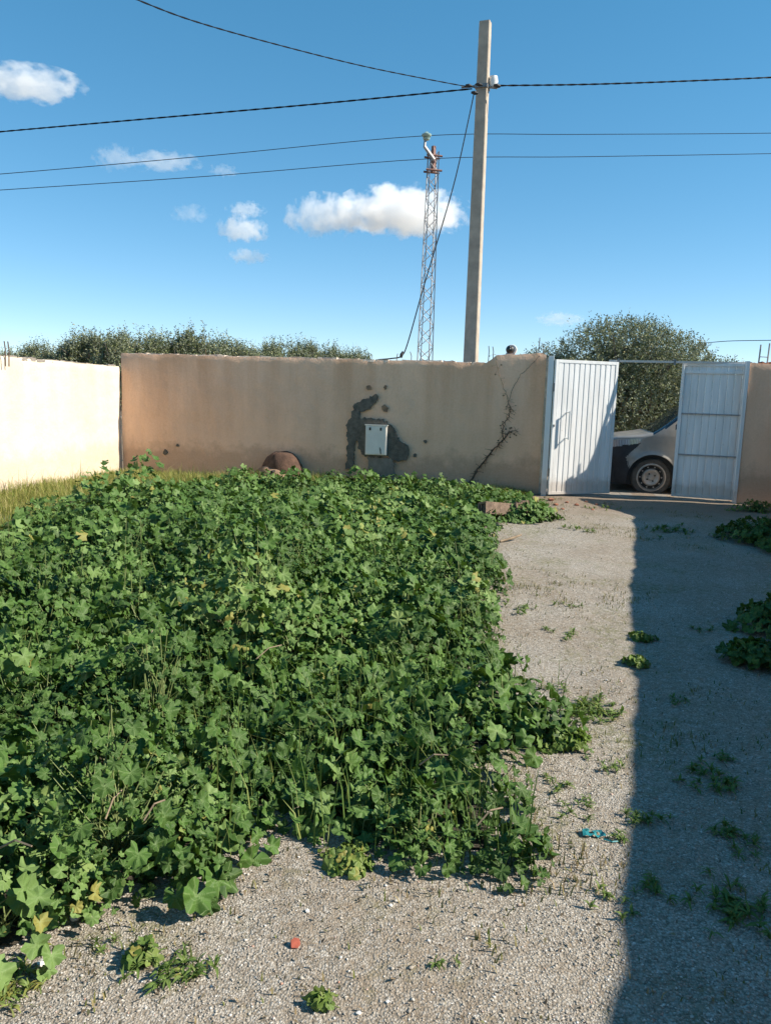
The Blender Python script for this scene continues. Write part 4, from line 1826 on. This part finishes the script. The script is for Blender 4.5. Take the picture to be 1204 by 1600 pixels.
# ------------------------------------------------------------------ grass
# dry yellow-green grass in the corner between the cream wall and the patch, and along the far wall
n = 120000
GREG = BACK[::-1] + [tuple(wpt(3.6, 0, .25)[:2]), tuple(wpt(3.6, 0, .02)[:2]), tuple(wpt(0.02, 0, .02)[:2]), tuple((L0 + LD * 7.0)[:2])]
P = np.stack([rg.uniform(-6.5, -.5, n), rg.uniform(6, 13, n), np.zeros(n)], 1)
P = P[in_poly(P[:, 0], P[:, 1], GREG)]
Hh = rg.uniform(.03, .19, len(P)) * (.15 + 1.7 * fbm(P[:, 0] * 3.2, P[:, 1] * 3.2, 50))
Hh[rg.random(len(P)) < .04] *= 1.7
n2 = 8000
s2 = rg.uniform(3.4, 6.8, n2)
o2 = rg.random(n2) ** 1.5 * .75 + .02
P2 = WA[None] + WD[None] * s2[:, None] + WN[None] * o2[:, None]
H2 = rg.uniform(.06, .24, n2) * (.35 + 1.2 * fbm(s2 * 2.2, s2 * 0 + 3, 60)) * np.where(s2 > 5.6, .8, 1)
P, Hh = np.concatenate([P, P2]), np.concatenate([Hh, H2])
P[:, 2] = yard_z(P[:, 0], P[:, 1]) - .005
V, F, rn = blades(P, Hh, rg.uniform(.0015, .0045, len(P)), rg, .85)
o = link('dry_grass', mesh_np('dry_grass', V, F, rn), 'grass')
tag(o, 'yellow green dry grass growing along the foot of the walls', 'grass', kind='stuff')
# sparse short grass and sprouts spread over the gravel
n = 90000
P = np.stack([rg.uniform(-1.2, 4.2, n), rg.uniform(1.3, 11.2, n), np.zeros(n)], 1)
dens_ = np.clip((fbm(P[:, 0] * 1.3, P[:, 1] * 1.3, 70, 4) - .47) * 5, 0, 1) * np.clip((fbm(P[:, 0] * 6, P[:, 1] * 6, 75, 3) - .40) * 4, 0, 1)
dens_ += .5 * np.exp(-poly_dist(P[:, 0], P[:, 1], PATCH) / .12) + .006
msk = (rg.random(len(P)) < dens_ * 1.1) & ~in_poly(P[:, 0], P[:, 1], PATCH)
P = P[msk]
P[:, 2] = yard_z(P[:, 0], P[:, 1]) - .002
V, F, rn = blades(P, rg.uniform(.008, .055, len(P)) * (.5 + .6 * np.minimum(1, dens_[msk])), np.full(len(P), .0028), rg, .97)
o = link('sparse_grass', mesh_np('sparse_grass', V, F, rn), 'pathgrass')
tag(o, 'sparse short dry grass sprouting through the gravel path', 'grass', kind='stuff')

# ------------------------------------------------------------------ pebbles on the gravel, real stones near the viewer
n = 110000
yy = 1.15 + (rg.random(n) ** 1.9) * 6.0
xx = rg.uniform(-.62, .62, n) * (yy + .35) + .06
ins = in_poly(xx, yy, PATCH) & (poly_dist(xx, yy, PATCH) > .25)
ins |= rg.random(n) < np.clip((fbm(xx * .9 + 4, yy * .9, 97, 4) - .46) * 4, 0, .85)
xx, yy = xx[~ins], yy[~ins]
n = len(xx)
oct_ = np.array([(1, 0, 0), (-1, 0, 0), (0, 1, 0), (0, -1, 0), (0, 0, 1), (0, 0, -1.)])
of = np.array([(0, 2, 4), (2, 1, 4), (1, 3, 4), (3, 0, 4), (2, 0, 5), (1, 2, 5), (3, 1, 5), (0, 3, 5)])
S = np.clip(rg.lognormal(math.log(.0023), .36, n), .0011, .0065) * (1 + .06 * yy)
sc = np.stack([S * rg.uniform(.8, 1.5, n), S * rg.uniform(.7, 1.1, n), S * rg.uniform(.35, .65, n)], 1)
a = rg.uniform(0, 2 * pi, n)
O = oct_[None] * (1 + rg.normal(0, .16, (n, 6, 1))) * sc[:, None, :]
X_ = O[..., 0] * np.cos(a)[:, None] - O[..., 1] * np.sin(a)[:, None] + xx[:, None] + rg.normal(0, .15, (n, 6)) * S[:, None]
Y_ = O[..., 0] * np.sin(a)[:, None] + O[..., 1] * np.cos(a)[:, None] + yy[:, None] + rg.normal(0, .15, (n, 6)) * S[:, None]
Z_ = O[..., 2] + (yard_z(xx, yy) + S * .25)[:, None]
V = np.stack([X_, Y_, Z_], -1).reshape(-1, 3)
F = (of[None] + (np.arange(n) * 6)[:, None, None]).reshape(-1, 3)
o = link('loose_gravel', mesh_np('loose_gravel', V, F, np.repeat(rg.random(n), 6)), 'pebble')
tag(o, 'loose pale grey gravel stones scattered over the yard', 'gravel', kind='stuff')


# brown litter flakes: dead leaves and stalk bits, thickest along the patch edge
n = 30000
yy = 1.2 + rg.random(n) ** 1.4 * 9.5
xx = rg.uniform(-.6, .55, n) * (yy + .3)
pdl = poly_dist(xx, yy, PATCH)
keep = ~in_poly(xx, yy, PATCH) & (rg.random(n) < (.05 + .5 * np.exp(-pdl / .15)) * (.25 + 1.5 * fbm(xx * 1.6, yy * 1.6, 88)))
xx, yy = xx[keep], yy[keep]
n = len(xx)
L_ = rg.uniform(.003, .011, n)[:, None]
W_ = L_ * rg.uniform(.12, .5, n)[:, None]
a = rg.uniform(0, 2 * pi, n)
d1 = np.stack([np.cos(a), np.sin(a), rg.normal(0, .35, n)], 1)
d2 = np.stack([-np.sin(a), np.cos(a), rg.normal(0, .5, n)], 1)
c0 = np.stack([xx, yy, yard_z(xx, yy) + .006], 1)
V = np.stack([c0 - d1 * L_, c0 - d2 * W_ + np.array([0, 0, .003]), c0 + d1 * L_, c0 + d2 * W_ + np.array([0, 0, .002])], 1).reshape(-1, 3)
o = link('dead_leaf_litter', mesh_np('dead_leaf_litter', V, np.arange(len(V)).reshape(-1, 4), np.repeat(rg.random(n), 4)), 'litter')
tag(o, 'brown dead leaf bits strewn along the edge of the mallow patch', 'litter', kind='stuff')


# ------------------------------------------------------------------ weeds
def blade_leaf(seed, w=.22):
    """long narrow folded leaf along +x, unit length"""
    rg_ = np.random.default_rng(seed)
    xs_ = np.linspace(0, 1, 6)
    ww = w * np.sin(np.pi * (xs_ * .88 + .10)) ** .8 * (1 + rg_.normal(0, .12, 6))
    arch = .28 * np.sin(np.pi * xs_ * .9) - .25 * xs_ ** 2
    V = []
    for x, w_, z in zip(xs_, ww, arch):
        V += [(x, -w_, z + w_ * .3), (x, 0, z), (x, w_, z + w_ * .3)]
    F = []
    for i in range(5):
        for k in range(2):
            a_ = i * 3 + k
            F += [(a_, a_ + 3, a_ + 4), (a_, a_ + 4, a_ + 1)]
    uv = np.stack([np.tile([.3, .5, .7], 6), np.repeat(xs_, 3)], 1)
    return np.array(V), np.array(F), uv


TB = [blade_leaf(i, random.uniform(.06, .15)) for i in range(6)]


def weed(px, py, rad, h, nleaf, kind, label, group=None, name='weed', cat='weed', ell=(1, 1), tone=.5):
    p = gnd(px, py)
    t = thing(name, label, cat, (p[0], p[1], float(yard_z(p[0], p[1]))), 0, group)
    r2 = np.random.default_rng(int(px * 7 + py))
    if kind == 'rosette':
        nleaf = int(nleaf * 1.7)
        ncr = max(2, nleaf // 12)
        cx = r2.normal(0, rad * .45, (ncr, 2)) * np.array(ell)
        wh = r2.integers(0, ncr, nleaf)
        a_ = r2.uniform(0, 2 * pi, nleaf)
        P_ = np.concatenate([cx[wh], np.full((nleaf, 1), .004)], 1)
        el = r2.uniform(.05, .9, nleaf)
        X0 = np.stack([np.cos(a_) * np.cos(el), np.sin(a_) * np.cos(el), np.sin(el)], 1)
        N0 = np.stack([-np.cos(a_) * np.sin(el), -np.sin(a_) * np.sin(el), np.cos(el)], 1) + r2.normal(0, .25, (nleaf, 3))
        S_ = r2.uniform(.35, 1.0, nleaf) * (.018 + .13 * rad + .18 * h)
        X1, Y1, Z1 = frames(N0, X0)
        # keep X as the leaf direction
        v, f, r_, uv = instance(TB, P_, X1, Y1, Z1, S_, np.clip(tone + r2.normal(0, .2, nleaf), 0, 1), r2)
        v[:, 2] = np.maximum(v[:, 2], .001)
        link('leaves', mesh_np('leaves', v, f, r_, uv, True), 'weed', t)
    else:
        a_ = r2.uniform(0, 2 * pi, nleaf)
        q = np.sqrt(r2.random(nleaf)) * (.35 + 1.15 * vnoise(np.cos(a_) * 2.2 + px, np.sin(a_) * 2.2 + py, 6))
        bump_ = .5 + fbm(np.cos(a_) * q * 2 + px, np.sin(a_) * q * 2 + py, 4)
        P_ = np.stack([np.cos(a_) * q * rad * ell[0], np.sin(a_) * q * rad * ell[1], np.maximum(.015, h * bump_ * np.clip(1 - .75 * q * q, .1, 1) * (1 - .7 * r2.random(nleaf) ** 2))], 1)
        N0 = np.stack([np.cos(a_) * q + .35, np.sin(a_) * q - .1, np.full(nleaf, .9)], 1) + r2.normal(0, .4, (nleaf, 3))
        N0[:, 2] = np.maximum(N0[:, 2], .1)
        X0 = np.stack([np.cos(a_), np.sin(a_), np.zeros(nleaf)], 1) + r2.normal(0, .5, (nleaf, 3))
        X1, Y1, Z1 = frames(N0, X0)
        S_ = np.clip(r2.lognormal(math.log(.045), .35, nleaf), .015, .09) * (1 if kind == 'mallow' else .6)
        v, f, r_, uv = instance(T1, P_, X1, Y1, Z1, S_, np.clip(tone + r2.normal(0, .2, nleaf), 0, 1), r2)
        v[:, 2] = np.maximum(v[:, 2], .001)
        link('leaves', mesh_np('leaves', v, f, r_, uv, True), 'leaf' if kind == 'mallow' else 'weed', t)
        B_ = P_ * np.array([.3, .3, 0])
        V_, F_ = stalks(B_, P_, .0025, r2)
        link('stalks', mesh_np('stalks', V_, F_), 'stem', t)
    return t


G1 = 'small weed tufts on the sunlit gravel'
LB1 = 'small sparse green weed tuft on the sunlit gravel'
weed(262, 1525, .105, .07, 120, 'rosette', 'leafy green weed alone on bright gravel, larger than the tufts around', ell=(1.15, .8), tone=.45)
weed(225, 1500, .05, .05, 20, 'small', 'little round-leaved sprout touching the lone leafy gravel weed', tone=.5)
weed(505, 1572, .03, .02, 26, 'small', 'tiny round-leaved weed beside the reddish stained gravel', tone=.6)
weed(545, 1352, .085, .04, 120, 'small', 'yellowish weed cushion at the foot of the mallow patch', tone=.75)
weed(25, 1540, .10, .05, 160, 'rosette', 'straggly yellowish weed tangle by white stones', tone=.85)
weed(920, 1112, .17, .06, 380, 'rosette', 'bright green grassy weed spreading from the patch over gravel', ell=(.9, .9), tone=.62)
weed(885, 1165, .13, .06, 200, 'small', 'round-leaved weed mat joining the patch to bright grassy weed', tone=.5)
for (x, y, r_, h, n_, lab) in (
        (945, 1196, .09, .04, 60, 'thin weed strip between bright grassy weed and shadow edge'),
        (877, 1228, .08, .05, 60, 'lone weed tuft on gravel just beyond the patch corner'),
        (868, 1076, .09, .06, 50, 'upright weed tuft behind the bright grassy weed'),
        (900, 945, .10, .05, 40, 'small green tuft on the path facing the widest dry stain'),
        (873, 988, .16, .03, 70, 'flat low weed spread in the middle of the path'),
        (960, 1414, .08, .03, 50, 'flattened weed strip touching the shadow edge near bare gravel'),
        (895, 1270, .08, .04, 40, 'sparse weed between patch corner and teal scrap'),
        (975, 1315, .05, .04, 40, 'pale tuft right beside the teal scrap'),
        (690, 1515, .04, .02, 22, 'tiny dark sprout on open gravel away from the patch'),
        (925, 1255, .06, .03, 30, 'thin sprouts just behind the teal scrap'),
        (160, 1480, .05, .03, 24, 'tiny sprout between the patch and the lone leafy weed'),
        (945, 795, .25, .05, 70, 'low grass tuft on bare earth before the gate'),
        (905, 830, .3, .05, 70, 'low grass tuft on the path near the brick fragments'),
        (820, 950, .2, .03, 80, 'dry flat weeds hugging the straight edge of the patch')):
    weed(x, y, r_, h, n_, 'rosette', lab, tone=.55)
for (x, y) in ((1003, 998), (993, 1040)):
    weed(x, y, .075, .05, 90, 'small', 'low round-leaved weed half lit on the shadow edge', 'weeds on the shadow edge', tone=.5)
weed(1003, 1283, .075, .06, 90, 'rosette', 'narrow-leaved weed half lit on the shadow edge', ell=(1.2, .7), tone=.5)
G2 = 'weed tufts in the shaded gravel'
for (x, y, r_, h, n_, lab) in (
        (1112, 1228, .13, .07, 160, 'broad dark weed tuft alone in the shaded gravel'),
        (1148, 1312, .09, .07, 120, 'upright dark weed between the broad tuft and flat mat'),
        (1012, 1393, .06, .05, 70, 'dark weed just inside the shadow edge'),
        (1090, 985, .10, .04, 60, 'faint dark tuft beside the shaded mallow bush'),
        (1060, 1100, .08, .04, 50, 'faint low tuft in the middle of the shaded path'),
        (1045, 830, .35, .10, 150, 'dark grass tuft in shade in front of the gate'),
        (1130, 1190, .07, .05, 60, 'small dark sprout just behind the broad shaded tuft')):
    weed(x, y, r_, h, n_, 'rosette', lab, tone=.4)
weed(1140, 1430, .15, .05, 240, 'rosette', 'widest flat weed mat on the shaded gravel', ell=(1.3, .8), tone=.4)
weed(1195, 1040, .30, .15, 360, 'mallow', 'dark leafy mallow bush in shade beside the path', name='mallow_bush', cat='bush', ell=(.95, .9), tone=.15)  # low leaf tone paints in deep shade, here and on the next two
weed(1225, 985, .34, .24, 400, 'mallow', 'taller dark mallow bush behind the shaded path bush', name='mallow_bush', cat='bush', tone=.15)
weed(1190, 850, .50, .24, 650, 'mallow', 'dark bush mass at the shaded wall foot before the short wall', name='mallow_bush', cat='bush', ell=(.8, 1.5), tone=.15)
weed(1180, 800, .32, .16, 260, 'small', 'low green plants right below the short ochre wall', name='mallow_bush', cat='bush', ell=(1.1, .6), tone=.5)
weed(815, 812, .42, .24, 420, 'mallow', 'leafy mallow clump around the old hollow block', name='mallow_bush', cat='bush', ell=(1.1, .55), tone=.5)


# ------------------------------------------------------------------ small loose things
def block(px, py, label, rotz, tilt):
    p = gnd(px, py, .10)
    t = thing('hollow_block', label, 'block', (p[0], p[1], .13), rotz)
    t.rotation_euler = (tilt[0], tilt[1], rotz)
    L_, W_, H_ = .42, .19, .14
    th = .02
    b = MB()
    b.box((-L_ / 2, -W_ / 2, -H_ / 2), (L_ / 2, -W_ / 2 + th, H_ / 2))
    b.box((-L_ / 2, W_ / 2 - th, -H_ / 2), (L_ / 2, W_ / 2, H_ / 2))
    b.box((-L_ / 2, -W_ / 2 + th, -H_ / 2), (L_ / 2, W_ / 2 - th, -H_ / 2 + th))
    b.box((-L_ / 2, -W_ / 2 + th, H_ / 2 - th), (L_ / 2, W_ / 2 - th, H_ / 2))
    b.build('shell', 'block', t, jitter=.003)
    for y in (-.032, .032):
        q = MB()
        q.box((-L_ / 2 + .006, y - .008, -H_ / 2 + th), (L_ / 2 - .006, y + .008, H_ / 2 - th))
        q.build('web', 'block', t)
    for y in (-.075, -.045, -.015, .015, .045, .075):
        q = MB()
        q.box((-L_ / 2 + .002, y - .007, H_ / 2), (L_ / 2 - .002, y + .007, H_ / 2 + .006))
        q.build('rib', 'block', t)
    return t


block(776, 800, 'old hollow clay block with ribbed face lying in mallow', radians(22), (radians(-14), radians(6)))
block(800, 797, 'broken hollow block turned end-on against the ribbed block', radians(-62), (radians(8), radians(-8)))
# stick
p = gnd(800, 846)
b = MB()
b.tube([(-.16, 0, .012), (-.02, .01, .03), (.15, .05, .05)], [.012, .014, .01], 6)
tag(b.build('stick', 'drystem', loc=(p[0], p[1], 0), rotz=.5), 'short dry stick on the gravel at the patch edge', 'stick')


def shard(name, px, py, size, mat, label, cat, group=None, flat=.5, z=0.0):
    p = gnd(px, py)
    bm_ = bmesh.new()
    bmesh.ops.create_icosphere(bm_, subdivisions=1, radius=1)
    for v in bm_.verts:
        v.co = Vector((v.co.x * size * random.uniform(.7, 1.2), v.co.y * size * random.uniform(.6, 1), v.co.z * size * flat * random.uniform(.7, 1.2)))
    me_ = bpy.data.meshes.new(name)
    bm_.to_mesh(me_)
    bm_.free()
    o_ = link(name, me_, mat, None, (p[0], p[1], float(yard_z(p[0], p[1])) + size * flat * .6 + z), random.uniform(0, 6))
    return tag(o_, label, cat, group)


b = MB()
b.prism([(-.011, -.012), (.006, -.014), (.014, -.004), (.011, .009), (-.002, .013), (-.012, .006)], -.004, .004)
p = gnd(461, 1483)
o = b.build('plastic_chip', 'redplastic', bevel=.001)
o.location = (p[0], p[1], float(yard_z(p[0], p[1])) + .009)
o.rotation_euler = (radians(-48), 0, .15)
tag(o, 'small orange red chip lying on the bright gravel', 'chip')
p = gnd(925, 1306)
tl = thing('plastic_scrap', 'crumpled teal plastic scrap lying flat on the gravel', 'scrap', (p[0], p[1], float(yard_z(p[0], p[1]))))
b = MB()
nu, nv = 7, 4
vs_ = []
for j in range(nv):
    for i in range(nu):
        vs_.append((-.05 + .1 * i / (nu - 1) + random.uniform(-.005, .005), -.028 + .056 * j / (nv - 1) + random.uniform(-.006, .006), .012 + random.uniform(-.007, .012)))
b.add(vs_, [(j * nu + i, j * nu + i + 1, (j + 1) * nu + i + 1, (j + 1) * nu + i) for j in range(nv - 1) for i in range(nu - 1) if (i, j) not in ((2, 1), (4, 1))])
b.build('sheet', 'teal', tl).scale = (.75, .7, .7)
b = MB()
b.tube([(.03, -.03, .006), (.055, -.045, .006), (.075, -.04, .005)], .003, 4)
b.build('strip', 'teal', tl)
for (x, y, s_) in ((118, 1437, .020), (66, 1510, .018), (262, 1404, .013), (480, 1430, .009), (610, 1420, .008), (560, 1590, .008), (605, 1572, .007)):
    shard('white_stone', x, y, s_, 'whitestone', 'rounded white stone lying on the grey gravel', 'stone', 'white stones on the gravel', .6)
for (x, y, s_) in ((868, 790, .05), (885, 786, .035), (900, 790, .04), (915, 785, .03), (932, 789, .035), (878, 796, .03), (925, 797, .028), (950, 792, .03), (860, 783, .06)):
    shard('brick_fragment', x, y, s_, 'brick', 'broken red brick fragment on bare earth by the gate', 'brick', 'brick fragments by the gate', .45)
